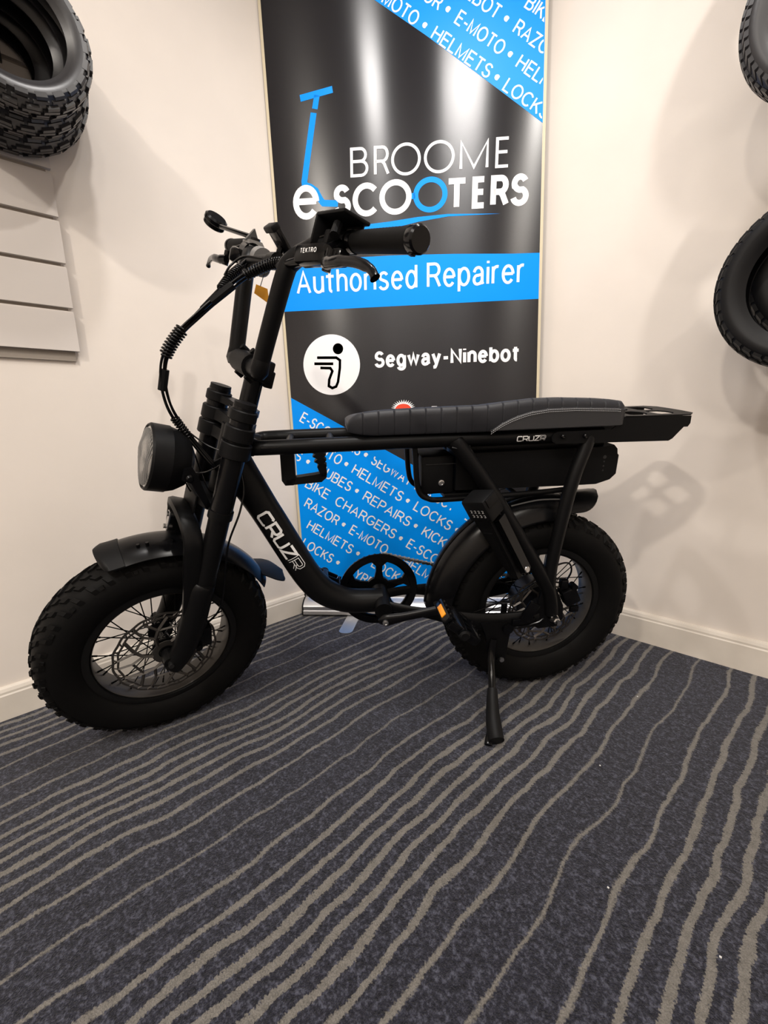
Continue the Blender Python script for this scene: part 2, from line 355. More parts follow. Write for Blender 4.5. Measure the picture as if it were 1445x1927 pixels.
def stroke(pts, lw):
    """one pen stroke as a mitred strip"""
    P = [V(p) for p in pts]; Q = [P[0]]
    for p in P[1:]:
        if (p-Q[-1]).length > 1e-6: Q.append(p)
    P = Q; n = len(P); closed = n > 3 and (P[0]-P[-1]).length < lw*.02+1e-5
    if closed: P = P[:-1]; n -= 1
    vs = []
    for i in range(n):
        a = P[(i-1) % n] if closed or i > 0 else None; b = P[(i+1) % n] if closed or i < n-1 else None
        d0 = (P[i]-a).normalized() if a is not None else None; d1 = (b-P[i]).normalized() if b is not None else None
        if d0 is None: d0 = d1
        if d1 is None: d1 = d0
        n0, n1 = V((-d0.y, d0.x)), V((-d1.y, d1.x)); m = n0+n1
        if m.length < .12: m = n1*1.0; k = 1
        else: m.normalize(); k = min(1/max(.2, m.dot(n1)), 2.2)
        vs += [tuple(P[i]+m*lw/2*k), tuple(P[i]-m*lw/2*k)]
    return vs, [(2*i, 2*((i+1) % n), 2*((i+1) % n)+1, 2*i+1) for i in range(n if closed else n-1)]
def text2d(txt, x0, x1, y0, cap, lw, rot=0, gap=.20):
    """stroke lettering that fills x0..x1 from baseline y0"""
    adv = []; x = 0; h = cap-lw; g = gap*cap
    wsum = sum(GL[c][0] for c in txt); nat = wsum*h+(len(txt)-1)*g+lw*len(txt); k = (x1-x0-lw*len(txt))/(wsum*h+(len(txt)-1)*g) if wsum else 1
    vs = []; fs = []; ca, sa = cos(rot), sin(rot); x = 0; nst = 0
    for c in txt:
        wd, st = GL[c]
        for q in st:
            a, f = stroke([(x+lw/2+px*h*k, lw/2+py*h) for px, py in q], lw); o = len(vs); lo = -.4*cap if c in 'gpy' else 0; nst += 1
            a = [(u_, min(cap, max(lo, v_)), (nst % 6)*2.5e-5) for u_, v_ in a]
            vs += a; fs += [tuple(i+o for i in ff) for ff in f]
        x += wd*h*k+lw+g*k
    return [(x0+X*ca-Y*sa, y0+X*sa+Y*ca, e) for X, Y, e in vs], fs
def clip(vs, fs, planes):
    bm = bmesh.new(); bv = [bm.verts.new((v[0], v[1], v[2] if len(v) > 2 else 0)) for v in vs]
    for f in fs:
        try: bm.faces.new([bv[i] for i in f])
        except ValueError: pass
    for (px, py), (nx, ny) in planes:
        bmesh.ops.bisect_plane(bm, geom=bm.verts[:]+bm.edges[:]+bm.faces[:], plane_co=(px, py, 0), plane_no=(nx, ny, 0), clear_outer=True)
    bm.verts.index_update(); o = [tuple(v.co) for v in bm.verts], [tuple(v.index for v in f.verts) for f in bm.faces]; bm.free(); return o
def put(mb, vs, fs, d): mb.add([bp(v[0], v[1], d+(v[2] if len(v) > 2 else 0)) for v in vs], fs)
def ellipse(cx, cy, rx, ry, n=48): return [(cx+rx*cos(2*pi*i/n), cy+ry*sin(2*pi*i/n)) for i in range(n)]
def ring(mb, cx, cy, rx, ry, t, d, n=48):
    a = ellipse(cx, cy, rx, ry, n); b = ellipse(cx, cy, rx-t, ry-t, n)
    put(mb, a+b, [(i, (i+1) % n, n+(i+1) % n, n+i) for i in range(n)], d)
D1, D2, D3 = .0004, .0008, .0012
blue = MB()
blue.add([bp(*q, D1) for q in [(.318, 2.13), (.376, 2.086), (.537, 1.971), (.7, 1.847), (BW, 1.687), (BW, 2.33), (.05, 2.33)]], [tuple(range(7))])
b1 = [(0, 1.174), (BW, 1.156)]; top = [(BW, 1.302), (.82, 1.306), (.728, 1.313), (.62, 1.321), (.518, 1.327), (.40, 1.333), (.25, 1.337), (.1, 1.341), (0, 1.345)]
blue.add([bp(*q, D1) for q in b1+top], [tuple(range(len(b1+top)))])
blue.add([bp(*q, D1) for q in [(0, .866), (.154, .776), (.335, .668), (.6, .512), (BW, .325), (BW, .05), (0, .05)]], [tuple(range(7))])
# logo: scooter, link, blue wheel, swoosh
f2 = lambda x, y: bp(x, y, D1)
blue.ribbon([(.112, 1.842), (.224, 1.856)], .020, f2); blue.ribbon([(.170, 1.845), (.160, 1.806)], .019, f2)
blue.ribbon([(.155, 1.795), (.1075, 1.592), (.108, 1.581), (.128, 1.573), (.146, 1.560), (.160, 1.532), (.170, 1.519), (.222, 1.513)], .0205, f2)
ring(blue, .542, 1.512, .058, .0545, .017, D1); blue.ribbon([(.470, 1.513), (.490, 1.513)], .018, f2)
sw_ = [(.288, 1.421), (.40, 1.4175), (.50, 1.432), (.60, 1.440), (.776, 1.4335), (.60, 1.4475), (.50, 1.447), (.40, 1.441), (.293, 1.438)]
blue.add([bp(*q, D1) for q in sw_], [tuple(range(len(sw_)))])
blue.build('blue_print', M['bblue'], ban, recalc=False, face=(bn.x, bn.y, 0), kind='stuff')
wh = MB()
def wtext(txt, x0, x1, y0, cap, lw, rot=0, planes=(), **k):
    vs, fs = text2d(txt, x0, x1, y0, cap, lw, rot, **k)
    if planes: vs, fs = clip(vs, fs, planes)
    put(wh, vs, fs, D2)
sl = R(-2.1)
for ch, a, b in (('B', .2705, .333), ('R', .352, .404), ('M', .640, .735), ('E', .757, .802)):
    wtext(ch, a, b, 1.589-(a-.27)*.037, .090, .0092, sl)
ring(wh, .4625, 1.6265, .050, .049, .0092, D2); ring(wh, .574, 1.6225, .051, .049, .0092, D2)
wtext('e', .060, .154, 1.4735, .105/XH*.99, .0205, sl)
wtext('S', .203, .266, 1.4735, .098, .019, sl); wtext('C', .272, .366, 1.4655, .105, .0185, sl)
ring(wh, .423, 1.515, .0555, .0545, .0185, D2)
for ch, a, b in (('T', .592, .666), ('E', .680, .728), ('R', .741, .801), ('S', .806, .866)):
    wtext(ch, a, b, 1.4585-(a-.59)*.03, .097, .0185, sl)
wtext('Authorised Repairer', .052, .858, 1.2285, .082, .0092, R(-1.35), gap=.12)
put(wh, ellipse(.165, .977, .1075, .108), [tuple(range(48))], D1)
wtext('Segway-Ninebot', .326, .846, .9575, .058, .0112, R(-.6), gap=.075)
# black figure on the white disc
bk = MB(); f3 = lambda x, y: bp(x, y, D2)
put(bk, ellipse(.193, 1.033, .0195, .0195, 24), [tuple(range(24))], D2)
bk.ribbon([(.112, 1.006), (.185, 1.002), (.198, .992), (.196, .965), (.186, .915), (.178, .899), (.163, .894), (.150, .902), (.153, .925), (.167, .955), (.160, .966), (.122, .969)], .0095, f3)
bk.ribbon([(.100, .985), (.172, .981)], .0098, f3); bk.ribbon([(.126, .968), (.160, .966)], .008, f3)
bk.build('black_print', M['bblack'], ban, recalc=False, face=(bn.x, bn.y, 0), kind='stuff')
# rows of service words, lower field and upper field
lang = R(-32.5); ld = V((cos(lang), sin(lang))); ln = V((-sin(lang), cos(lang)))
loP = [((0, .861), (.59, .81)), ((.004, 0), (-1, 0)), ((BW-.004, 0), (1, 0)), ((0, .06), (0, -1))]
def line(words, n, d_, n_, planes, cap=.0410):
    ang = atan2(d_.y, d_.x)
    for wd in words:
        if wd[0] == '*':
            c = d_*wd[1]+n_*n; put(wh, *clip(ellipse(c.x, c.y, .0082, .0082, 20), [tuple(range(16))], planes), D2)
        else:
            o = d_*(wd[1]+.013)+n_*(n-cap/2); vs, fs = text2d(wd[0], 0, wd[2]-wd[1]-.020, 0, cap, .0050, gap=.11)
            vs = [(o.x+d_.x*x+n_.x*y, o.y+d_.y*x+n_.y*y, e) for x, y, e in vs]
            put(wh, *clip(vs, fs, planes), D2)
L_ = lambda *ws: line(ws, L_.n, ld, ln, loP)
for n, ws in (
    (.690, [('E-SCOOTERS', -.410, -.125), ('*', -.109), ('SEGWAY-NINEBOT', -.092, .295), ('*', .312), ('BIKE', .33, .43)]),
    (.620, [('RAZOR', -.55, -.395), ('*', -.375), ('E-MOTO', -.357, -.173), ('*', -.157), ('HELMETS', -.139, .103), ('*', .120), ('LOCKS', .140, .323), ('*', .342), ('TUBES', .360, .52)]),
    (.5505, [('BATTERIES', -.62, -.315), ('*', -.292), ('TUBES', -.253, -.088), ('*', -.070), ('REPAIRS', -.050, .180), ('*', .1975), ('KICKSCOOTERS', .218, .60)]),
    (.4765, [('BIKE  CHARGERS', -.272, .156), ('*', .1735), ('E-SCOOTERS', .193, .50)]),
    (.405, [('RAZOR', -.238, -.066), ('*', -.049), ('E-MOTO', -.030, .160), ('HELMETS', .218, .452), ('*', .47)]),
    (.3315, [('HELMETS', -.187, .040), ('*', .059), ('LOCKS', .115, .285), ('*', .31), ('TYRES', .34, .5)]),
    (.2545, [('LOCKS', -.170, -.010), ('*', .008), ('TYRES', .050, .205), ('*', .225), ('REPAIRS', .25, .48)]),
    (.182, [('E-MOTO', -.135, .055), ('*', .075), ('SEGWAY', .10, .33)])):
    L_.n = n; L_(*ws)
ha = R(-36.6); hd, hn = V((cos(ha), sin(ha))), V((-sin(ha), cos(ha)))
hiP = [((.376, 2.086), (-.612, -.791)), ((BW-.003, 0), (1, 0)), ((0, 2.32), (0, 1))]
for n, ws in (
    (1.9230, [('E-MOTO', -.98, -.783), ('*', -.762), ('HELMETS', -.741, -.497), ('*', -.479), ('LOCKS', -.459, -.27)]),
    (1.9940, [('RAZOR', -.915, -.742), ('*', -.7226), ('E-MOTO', -.700, -.500), ('*', -.4812), ('HELMETS', -.462, -.22)]),
    (2.0640, [('SEGWAY-NINEBOT', -1.0, -.57), ('*', -.549), ('RAZOR', -.527, -.350), ('*', -.33)]),
    (2.1340, [('TUBES', -.75, -.58), ('*', -.56), ('BIKE  CHARGERS', -.535, -.14)]),
    (2.2040, [('KICKSCOOTERS', -1.1, -.72), ('*', -.70), ('E-SCOOTERS', -.68, -.38)]),
    (2.2740, [('HELMETS', -1.2, -.97), ('*', -.95), ('LOCKS', -.93, -.75), ('*', -.73), ('E-MOTO', -.71, -.52)])):
    line(ws, n, hd, hn, hiP)
# the red mark above the seat and the white letter tops beside it
n = 15; sp = []
for i in range(n): 
    a = R(175-i*170/(n-1)); sp += [(.427+.030*cos(a), .806+.022*sin(a)), (.427+.046*cos(a-R(5)), .806+.034*sin(a-R(5)))]
put(wh, sp+[(.427, .800)], [tuple(range(len(sp)+1))], D2)
rd = MB(); rp = [(.427+.030*cos(R(180-i*15)), .804+.0205*sin(R(180-i*15))) for i in range(13)]; put(rd, rp, [tuple(range(13))], D3)
rd.build('red_print', M['bred'], ban, recalc=False, face=(bn.x, bn.y, 0), kind='stuff')
put(wh, [(.523, .796), (.527, .807), (.535, .811), (.552, .810), (.558, .804), (.558, .796)], [tuple(range(6))], D2)
wh.build('white_print', M['bwhite'], ban, recalc=False, face=(bn.x, bn.y, 0), kind='stuff')
# base cassette, swing-out foot, top rail, rear pole
def bf(p, q, d): return bp(p, q, d)
mb = MB(); prof = [(-.045, .004), (.050, .004), (.056, .010), (.054, .022), (.050, .026), (.050, .040), (.046, .046), (.030, .058), (.006, .066), (.004, .080), (-.004, .080), (-.020, .066), (-.045, .040)]
mb.prism(prof, .0, BW, lambda d, z, s: bp(s, z, d)); mb.build('base_cassette', M['alu'], ban, ang=25)
mb = MB(); mb.prism(prof, -.006, 0, lambda d, z, s: bp(s, z, d)); mb.build('end_cap', M['matte'], ban)
mb = MB(); mb.prism(prof, BW, BW+.006, lambda d, z, s: bp(s, z, d)); mb.build('end_cap', M['matte'], ban)
for a, b in (((.200, -.530), (.286, -.641)), ((.56, -.22), (.64, -.33))):
    a, b = V(a), V(b); d = (b-a).normalized(); n_ = V((-d.y, d.x))*.026; pts = [a-n_, b-n_]
    for i in range(1, 8): t_ = -pi/2+pi*i/8; pts.append(b+n_*sin(t_)+d*.026*cos(t_)*.8)
    pts += [b+n_, a+n_]
    MB().prism([tuple(q) for q in pts], .0005, .0035, lambda x, y, z: (x, y, z)).build('foot', M['alu'], ban)
mb = MB(); mb.prism([(-.006, 2.325), (.008, 2.325), (.008, 2.35), (-.006, 2.35)], 0, BW, lambda d, z, s: bp(s, z, d)); mb.build('top_rail', M['alu'], ban)
mb = MB(); mb.tube([bp(BW/2, .05, -.02), bp(BW/2, 2.33, -.02)], .008, 10); mb.build('support_pole', M['alu'], ban)

# ------------------------------------------------------------------ bike frames of reference
O = V((.911480267, -.456189039, .00072152))
F_, L_v, U_ = V((-.58352756, -.81209333, 0)), V((.8009074, -.57548994, -.16540453)), V((.13432391, -.0965181, .98622581))
bike = empty('electric_bike'); bike.matrix_world = Matrix(((F_.x, L_v.x, U_.x, O.x), (F_.y, L_v.y, U_.y, O.y), (F_.z, L_v.z, U_.z, O.z), (0, 0, 0, 1)))
tag(bike, 'matte black fat-tyre electric bike with long seat parked on its kickstand', 'electric bike')
th, de = 1.2293687, .48339243
KA = V((-cos(th), 0, sin(th))); rotk = Matrix.Rotation(de, 3, KA)
KL = rotk @ V((0, 1, 0)); KP = KL.cross(KA); KP = KP if KP.x > 0 else -KP; KF = rotk @ V((1, 0, 0)); KU = rotk @ V((0, 0, 1))
KO = V((.97493441, .02179966, .25685754))
K = lambda a, w_, s: KO+KP*a+KL*w_+KA*s
HW = lambda u, w_, z: KO+KF*u+KL*w_+KU*z          # front wheel frame (hub at 0)
RW = lambda u, w_, z: V((u, w_, z+.26))            # rear wheel frame

# ---- wheels
def wheel(name, X, rear):
    wt = empty(name, (0, 0, 0), bike); h = .0525
    half = [(.168, .034), (.172, .040), (.186, .0475), (.203, .0520), (.220, .0518), (.234, .0470), (.246, .0370), (.2525, .0240), (.2555, .010)]
    prof = half+[(r, -w_) for r, w_ in reversed(half)]
    MB(X).lathe(prof, 96).build('tyre', M['rubber'], wt, ang=60)
    mb = MB(X); rnd = random.Random(3)
    def blk(w0, a0, lw, la, r0, r1, sk):
        vs = []
        for r, sc_ in ((r0, 1.0), (r1, .82)):
            for sa, sw_ in ((-1, -1), (1, -1), (1, 1), (-1, 1)):
                w_ = w0+sw_*lw/2*sc_; a = a0+sa*la/2*sc_+sk*sw_*sc_
                base = r-.62*max(0, abs(w_)-.012)**2/.05*1.05
                vs.append((base*cos(a), w_, base*sin(a)))
        mb.add(vs, [(0, 1, 2, 3), (4, 5, 6, 7)]+[(i, (i+1) % 4, 4+(i+1) % 4, 4+i) for i in range(4)])
    N = 44
    for i in range(N):
        a = 2*pi*i/N
        for sgn in (-1, 1):
            blk(sgn*.0415, a+(0 if sgn > 0 else pi/N), .014, .050, .2495, .2590, .016*sgn)
            blk(sgn*.026, a+pi/N*(1 if sgn > 0 else 0), .012, .058, .2515, .2595, .022*sgn)
            blk(sgn*.0095, a+(0 if sgn > 0 else pi/N), .012, .058, .2535, .2600, .026*sgn)
        if i % 2 == 0:
            for sgn in (-1, 1):   # side nubs low on the shoulder
                a1 = a+pi/N; vs = [((r)*cos(a1+da), sgn*w_, r*sin(a1+da)) for r, w_ in ((.2405, .0440), (.2345, .0475)) for da in (-.022, .022)]
                vs2 = [((r)*cos(a1+da), sgn*w_, r*sin(a1+da)) for r, w_ in ((.2425, .0460), (.2350, .0500)) for da in (-.018, .018)]
                mb.add(vs+vs2, [(0, 1, 3, 2), (4, 5, 7, 6), (0, 1, 5, 4), (2, 3, 7, 6), (0, 2, 6, 4), (1, 3, 7, 5)])
    mb.build('tread_knobs', M['rubber'], wt, ang=20, kind='stuff')
    rp = [(.170, .036), (.160, .0375), (.155, .0365), (.1515, .030), (.1500, .012), (.149, 0)]
    rp = rp+[(r, -w_) for r, w_ in reversed(rp[:-1])]
    MB(X).lathe(rp, 96).build('rim', M['rim'], wt, ang=40)
    MB(X).lathe([(.1512, -.0335), (.1492, -.030), (.1486, 0), (.1492, .030), (.1512, .0335), (.1525, 0)], 96).build('rim_bed', M['bed'], wt, ang=40, label='greyish inner band of the rim')
    fl, fr_ = (.031, .060) if rear else (.030, .026)
    for i in range(36):
        sd = 1 if i % 2 else -1; a = 2*pi*i/36; tw = (.9 if not rear else .42)*(1 if (i//2) % 2 else -1)
        p0 = (fr_*cos(a+tw), sd*fl, fr_*sin(a+tw)); p1 = (.1490*cos(a), sd*.006, .150*sin(a)); q = tuple(p1[j]+(p0[j]-p1[j])*.09 for j in range(3))
        MB(X).tube([p0, q], .0014, 5).tube([q, p1], .0022, 5).build('spoke', M['gloss'], wt)
    mb = MB(X)
    if rear:
        mb.lathe([(.008, -.046), (.030, -.046), (.034, -.036), (.058, -.033), (.062, -.028), (.062, .028), (.058, .033), (.030, .038), (.026, .050), (.008, .050)], 40)
        mb.build('hub_motor', M['motor'], wt, ang=30)
    else:
        mb.lathe([(.006, -.052), (.016, -.052), (.018, -.036), (.029, -.034), (.029, -.027), (.015, -.022), (.015, .022), (.029, .027), (.029, .034), (.022, .038), (.022, .048), (.006, .052)], 32)
        mb.build('hub', M['gloss'], wt, ang=30)
    # brake rotor: scalloped outer ring, swept arms, inner ring
    rw = .056 if rear else .050; Ro = .098 if rear else .114; mb = MB(X); n = 120
    for ra, rb, am in ((Ro, Ro-.0050, .0012), (Ro-.0105, Ro-.0150, .0012)):
        vs = []
        for i in range(n):
            a = 2*pi*i/n; k = am*cos(15*a)
            for r, ww in ((ra+k, -.0009), (ra+k, .0009), (rb+k, .0009), (rb+k, -.0009)): vs.append((r*cos(a), rw+ww, r*sin(a)))
        mb.add(vs, [(i*4+k, i*4+(k+1) % 4, ((i+1) % n)*4+(k+1) % 4, ((i+1) % n)*4+k) for i in range(n) for k in range(4)])
    for i in range(30):
        a = 2*pi*i/30; mb.tube([((Ro-.012)*cos(a), rw, (Ro-.012)*sin(a)), ((Ro-.003)*cos(a+.06), rw, (Ro-.003)*sin(a+.06))], .0019, 4)
    mb.lathe([(.018, rw-.001), (.032, rw-.001), (.032, rw+.001), (.018, rw+.001)], 32)
    for i in range(6):
        a = 2*pi*i/6; pts = [(.030, a), (.050, a+.20), (.070, a+.44), (Ro-.012, a+.72)]
        mb.tube([(r*cos(t), rw, r*sin(t)) for r, t in pts], .0042, 4)
        mb.tube([(r*cos(t), rw, r*sin(t)) for r, t in [(.070, a+.44), (Ro-.012, a+.22)]], .0034, 4)
        mb.tube([(r*cos(t), rw, r*sin(t)) for r, t in [(.050, a+.20), (.074, a-.02), (Ro-.012, a+.0)]], .0034, 4)
        mb.tube([(r*cos(t), rw, r*sin(t)) for r, t in [(.074, a-.02), (.070, a+.44-pi/3)]], .0030, 4)
    mb.build('brake_rotor', M['rotor'], wt, ang=40)
    mb = MB(X); mb.tube([(0, -.105, 0), (0, .105, 0)], .006, 10); mb.build('axle', M['dsteel'], wt)
    return wt
front = wheel('front_wheel', HW, False); rearw = wheel('rear_wheel', RW, True)
mb = MB(RW); mb.lathe([(.0001, .094), (.011, .094), (.012, .097), (.012, .102), (.0095, .104), (.009, .116), (.006, .119), (.0001, .119)], 6, (-.008, 0, .002))
mb.lathe([(.0001, .112), (.006, .112), (.006, .127), (.0001, .127)], 12, (-.008, 0, .002)); mb.build('axle_nut', M['steel'], bike, label='bright steel axle nut on the rear wheel')

# ---- frame
T = lambda pts, r, n=16, k=5, **kw: MB().tube(spline(pts, k), r, n, **kw)
fm = MB()
for s in (1, -1):
    fm.tube(spline([(.735, s*.030, .722), (.700, s*.050, .726), (.655, s*.060, .7275), (.40, s*.060, .7275), (.10, s*.060, .7270), (-.085, s*.060, .7260)], 5), .0163, 16)
    fm.tube([(-.083, s*.060, .726), (-.089, s*.060, .726)], .0163, 16)
for u in (.625, .535, .06, -.07): fm.tube([(u, -.06, .7275), (u, .06, .7275)], .0095, 10)
dt = [(.764, 0, .708), (.742, 0, .664), (.690, 0, .556), (.648, 0, .465), (.613, 0, .392), (.580, 0, .345), (.540, 0, .317), (.495, 0, .303), (.425, 0, .299)]
sp_ = spline(dt, 6); nn = len(sp_); rad = [.044-.009*min(1, i/nn*4.5) - (.005*max(0, (i/nn-.6)/.4)) for i in range(nn)]
fm.tube(sp_, rad, 20)
fm.tube([(.427, -.040, .303), (.427, .052, .296)], .0225, 20)
for s in (1, -1):
    st = spline([(.430, s*.022, .299), (.36, s*.050, .291), (.29, s*.064, .280), (.20, s*.074, .258), (.12, s*.080, .252), (.03, s*.088, .258)], 5); fm.tube(st, [.0135+.0125*max(0, min(1, (i-7)/8)) for i in range(len(st))], 14, sx=.5)
    fm.tube(spline([(.258, s*.066, .722), (.252, s*.070, .712), (.172, s*.080, .600), (.036, s*.093, .383), (.010, s*.095, .330), (.0, s*.095, .275)], 5), .0180, 14)
    fm.tube(spline([(-.050, s*.066, .722), (-.049, s*.070, .705), (-.016, s*.082, .605), (.014, s*.093, .407), (.010, s*.096, .330)], 5), .0155, 14)
    pl = [(.060, .250), (.040, .290), (.032, .350), (-.004, .350), (-.030, .295), (-.034, .255), (-.020, .234), (.030, .232)]
    fm.prism(pl, s*.088, s*.097)
    for i in range(9):   # weld beads where the struts meet the rails
        a = 2*pi*i/9; fm.tube([(.253+.024*cos(a), s*.068+.016*sin(a), .713), (.253+.024*cos(a+.5), s*.068+.016*sin(a+.5), .712)], .0028, 6)
    fm.tube(spline([(.350, s*.052, .715), (.348, s*.052, .69), (.345, s*.052, .640), (.338, s*.052, .606), (.318, s*.052, .590), (.28, s*.052, .585), (.10, s*.052, .587), (-.02, s*.052, .592), (-.03, s*.066, .60)], 5), .0065, 10)
for u, z in ((.318, .590), (.10, .587)): fm.tube([(u, -.052, z), (u, .052, z)], .0055, 8)
fm.tube([(.29, -.062, .289), (.285, .062, .300)], .0095, 12)
fm.tube([(.10, -.05, .585), (.16, -.076, .585)], .005, 8); fm.box((.215, 0, .588), (.12, .08, .012), bev=.002)
ht0, ht1 = K(-.060, 0, .405), K(-.060, 0, .560); fm.tube([ht0, ht1], .030, 20)
fm.tube([ht1-KA*.03, (.700, .03, .722)], .020, 12); fm.tube([ht1-KA*.03, (.700, -.03, .722)], .020, 12)
fm.tube([ht0+KA*.05, (.735, 0, .655)], .034, 14)
fm.build('frame', M['satin'], bike, ang=40)
# gussets near head tube slot
MB().box((.655, .073, .728), (.05, .006, .009), bev=.002).build('cable_port', M['gloss'], bike)

# seat
def ztop(u):
    pts = [(-.134, .768), (-.128, .780), (-.115, .787), (-.09, .791), (-.05, .795), (.04, .7995), (.10, .799), (.16, .794), (.205, .789), (.34, .788), (.42, .786), (.45, .784), (.475, .781), (.490, .775), (.497, .767)]
    for (a, za), (b, zb) in zip(pts, pts[1:]):
        if a <= u <= b: return za+(zb-za)*(u-a)/(b-a)
    return pts[0][1] if u < pts[0][0] else pts[-1][1]
ribs = [.465-.0335*i for i in range(18)]
us = sorted(set([r+.01675 for r in ribs]+[-.134, -.128, -.115, .475, .485, .492, .497]+[r+d for r in ribs for d in (-.0032, -.0022, 0, .0022, .0032)]))
us = [u for u in us if -.134 <= u <= .497]; mb = MB(); secs = []
for u in us:
    hw = .086 if u < .2 else .086-.009*min(1, (u-.2)/.2)
    e = max(0, (u-.455)/.042) if u > .455 else 0; hw -= .022*e*e
    if u < -.11: hw -= .02*((-.11-u)/.024)**2
    g_ = max([1-abs(u-r)/.0022 for r in ribs if abs(u-r) < .0022] or [0]); g_ = g_*.0017
    zt = ztop(u)+.0025-g_; zb = .7455+(.006*max(0, (u-.44)/.057)); rr = min(.017, (zt-zb)*.42); sec = [(-hw+g_+.004, zb), (hw-g_-.004, zb), (hw-g_, zb+.006)]
    for i in range(7): a = pi/2*i/6; sec.append((hw-g_-rr+rr*cos(a), zt-rr+rr*sin(a)))
    for i in range(7): a = pi/2+pi/2*i/6; sec.append((-hw+g_+rr+rr*cos(a), zt-rr+rr*sin(a)))
    sec.append((-hw+g_, zb+.006)); kt = .155*min(1, max(0, (zt-zb-.012)/.025)); secs.append([(u, y, z+kt*y*max(0, min(1, (z-zb-.006)/.008))) for y, z in sec])
m_ = len(secs[0]); vs = [p for s in secs for p in s]; fs = [(i*m_+k, i*m_+(k+1) % m_, (i+1)*m_+(k+1) % m_, (i+1)*m_+k) for i in range(len(secs)-1) for k in range(m_)]
fs += [tuple(range(m_)), tuple((len(secs)-1)*m_+k for k in range(m_))]; mb.add(vs, fs)
seat = mb.build('seat', M['leather'], bike, ang=45)
def zpan(u): 
    pts = [(-.132, .776), (-.10, .781), (0, .7855), (.06, .785), (.10, .780), (.14, .770), (.165, .761), (.190, .748)]
    for (a, za), (b, zb) in zip(pts, pts[1:]):
        if a <= u <= b: return za+(zb-za)*(u-a)/(b-a)
    return .748
for s in (1, -1):
    mb = MB(); U = [-.128+.318*i/40 for i in range(41)]; vs = []
    for u in U:
        hw = .0875 if u > -.11 else .0875-.02*((-.11-u)/.024)**2; zt = max(zpan(u)+s*.0075*min(1, (zpan(u)-.746)/.03), .749)
        vs += [(u, s*(hw-.004), .7465), (u, s*hw, .7485), (u, s*hw, zt-.003), (u, s*(hw-.004), zt)]
    mb.add(vs, [(i*4+k, i*4+k+1, i*4+5+k, i*4+4+k) for i in range(40) for k in range(3)]); mb.build('side_panel', M['panel'], seat, recalc=True)
    st_ = MB()
    for off in (.0015, .0055):
        for i in range(74):
            u = -.108+.298*i/74; st_.tube([(u, s*.0882, zpan(u)+s*.0075*min(1, (zpan(u)-.746)/.03)-.003-off), (u+.0026, s*.0882, zpan(u+.0026)+s*.0075*min(1, (zpan(u+.0026)-.746)/.03)-.003-off)], .0007, 4)
    st_.build('stitching', M['stitch'], seat, kind='stuff')
# rear rack
rk = MB()
for s in (1, -1):
    pl = [(.044, .725), (.040, .734), (.030, .738), (-.098, .738), (-.108, .745), (-.130, .767), (-.292, .762), (-.293, .745), (-.288, .737), (-.278, .737), (-.255, .711), (-.246, .706), (.032, .711), (.041, .716)]
    rk.prism(pl, s*.078, s*.081)
topp = [(-.118, -.081), (-.118, .081), (-.290, .081), (-.312, .060), (-.316, .02), (-.316, -.02), (-.312, -.060), (-.290, -.081)]
bm = bmesh.new(); fv = [bm.verts.new((x, y, .766)) for x, y in topp]; holes = []
for (u0, u1, w0, w1) in ((-.155, -.205, -.062, -.008), (-.155, -.205, .008, .062), (-.225, -.272, -.062, -.008), (-.225, -.272, .008, .062)):
    holes.append([(u0, w0+.006), (u0, w1-.006), (u0-.006, w1), (u1+.012, w1), (u1, w1-.014), (u1, w0+.014), (u1+.012, w0), (u0-.006, w0)])
ed = [bm.edges.new((fv[i], fv[(i+1) % len(fv)])) for i in range(len(fv))]
for hpts in holes:
    hv = [bm.verts.new((x, y, .766)) for x, y in hpts]; ed += [bm.edges.new((hv[i], hv[(i+1) % len(hv)])) for i in range(len(hv))]
bmesh.ops.triangle_fill(bm, edges=ed, use_beauty=True)
r_ = bmesh.ops.extrude_face_region(bm, geom=bm.faces[:]); 
for v in [g for g in r_['geom'] if isinstance(g, bmesh.types.BMVert)]: v.co.z -= .0028
bm.verts.index_update(); rk.add([v.co[:] for v in bm.verts], [tuple(v.index for v in f.verts) for f in bm.faces]); bm.free()
rack = rk.build('rear_rack', M['matte'], bike, ang=25)
for u, z in ((.018, .7275), (-.035, .7265)): 
    for s in (1, -1): MB().lathe([(.0001, s*.081), (.0055, s*.081), (.0055, s*.086), (.003, s*.088), (.0001, s*.0865)], 8, (u, 0, z)).build('bolt', M['gloss'], rack)
# battery and controller
bt_ = MB(); pl = [(.250, .603), (.250, .690), (-.110, .690), (-.138, .694), (-.148, .684), (-.150, .672), (-.154, .668), (-.154, .622), (-.140, .608), (-.105, .598), (-.05, .598)]
bt_.prism(pl, -.043, .043); bat = bt_.build('battery', M['matte'], bike, ang=25)
MB().box((.06, 0, .697), (.36, .06, .012), bev=.002).build('battery_rail', M['satin'], bike)
mb = MB(); mb.box((.292, 0, .640), (.078, .074, .092), bev=.006); ctl = mb.build('controller_box', M['matte'], bike)
MB().box((.285, .038, .667), (.070, .002, .0015)).build('seam', M['dsteel'], ctl)
MB().lathe([(.0001, .037), (.0075, .037), (.0072, .0405), (.0045, .0415), (.004, .040), (.0001, .040)], 20, (.283, 0, .622)).build('key_lock', M['steel'], ctl, label='round chrome key lock')
for i, r in enumerate((.0045, .002, .002, .002)): MB().disc((-.118, 0, .665-.011*i), r, .043, .0436, 16).build('charge_indicator', M['dsteel'], bat)
mb = T([(.335, .02, .69), (.342, .03, .66), (.338, .035, .63), (.325, .03, .60), (.30, .02, .592)], .0025, 8); mb.build('cable', M['gloss'], bike)
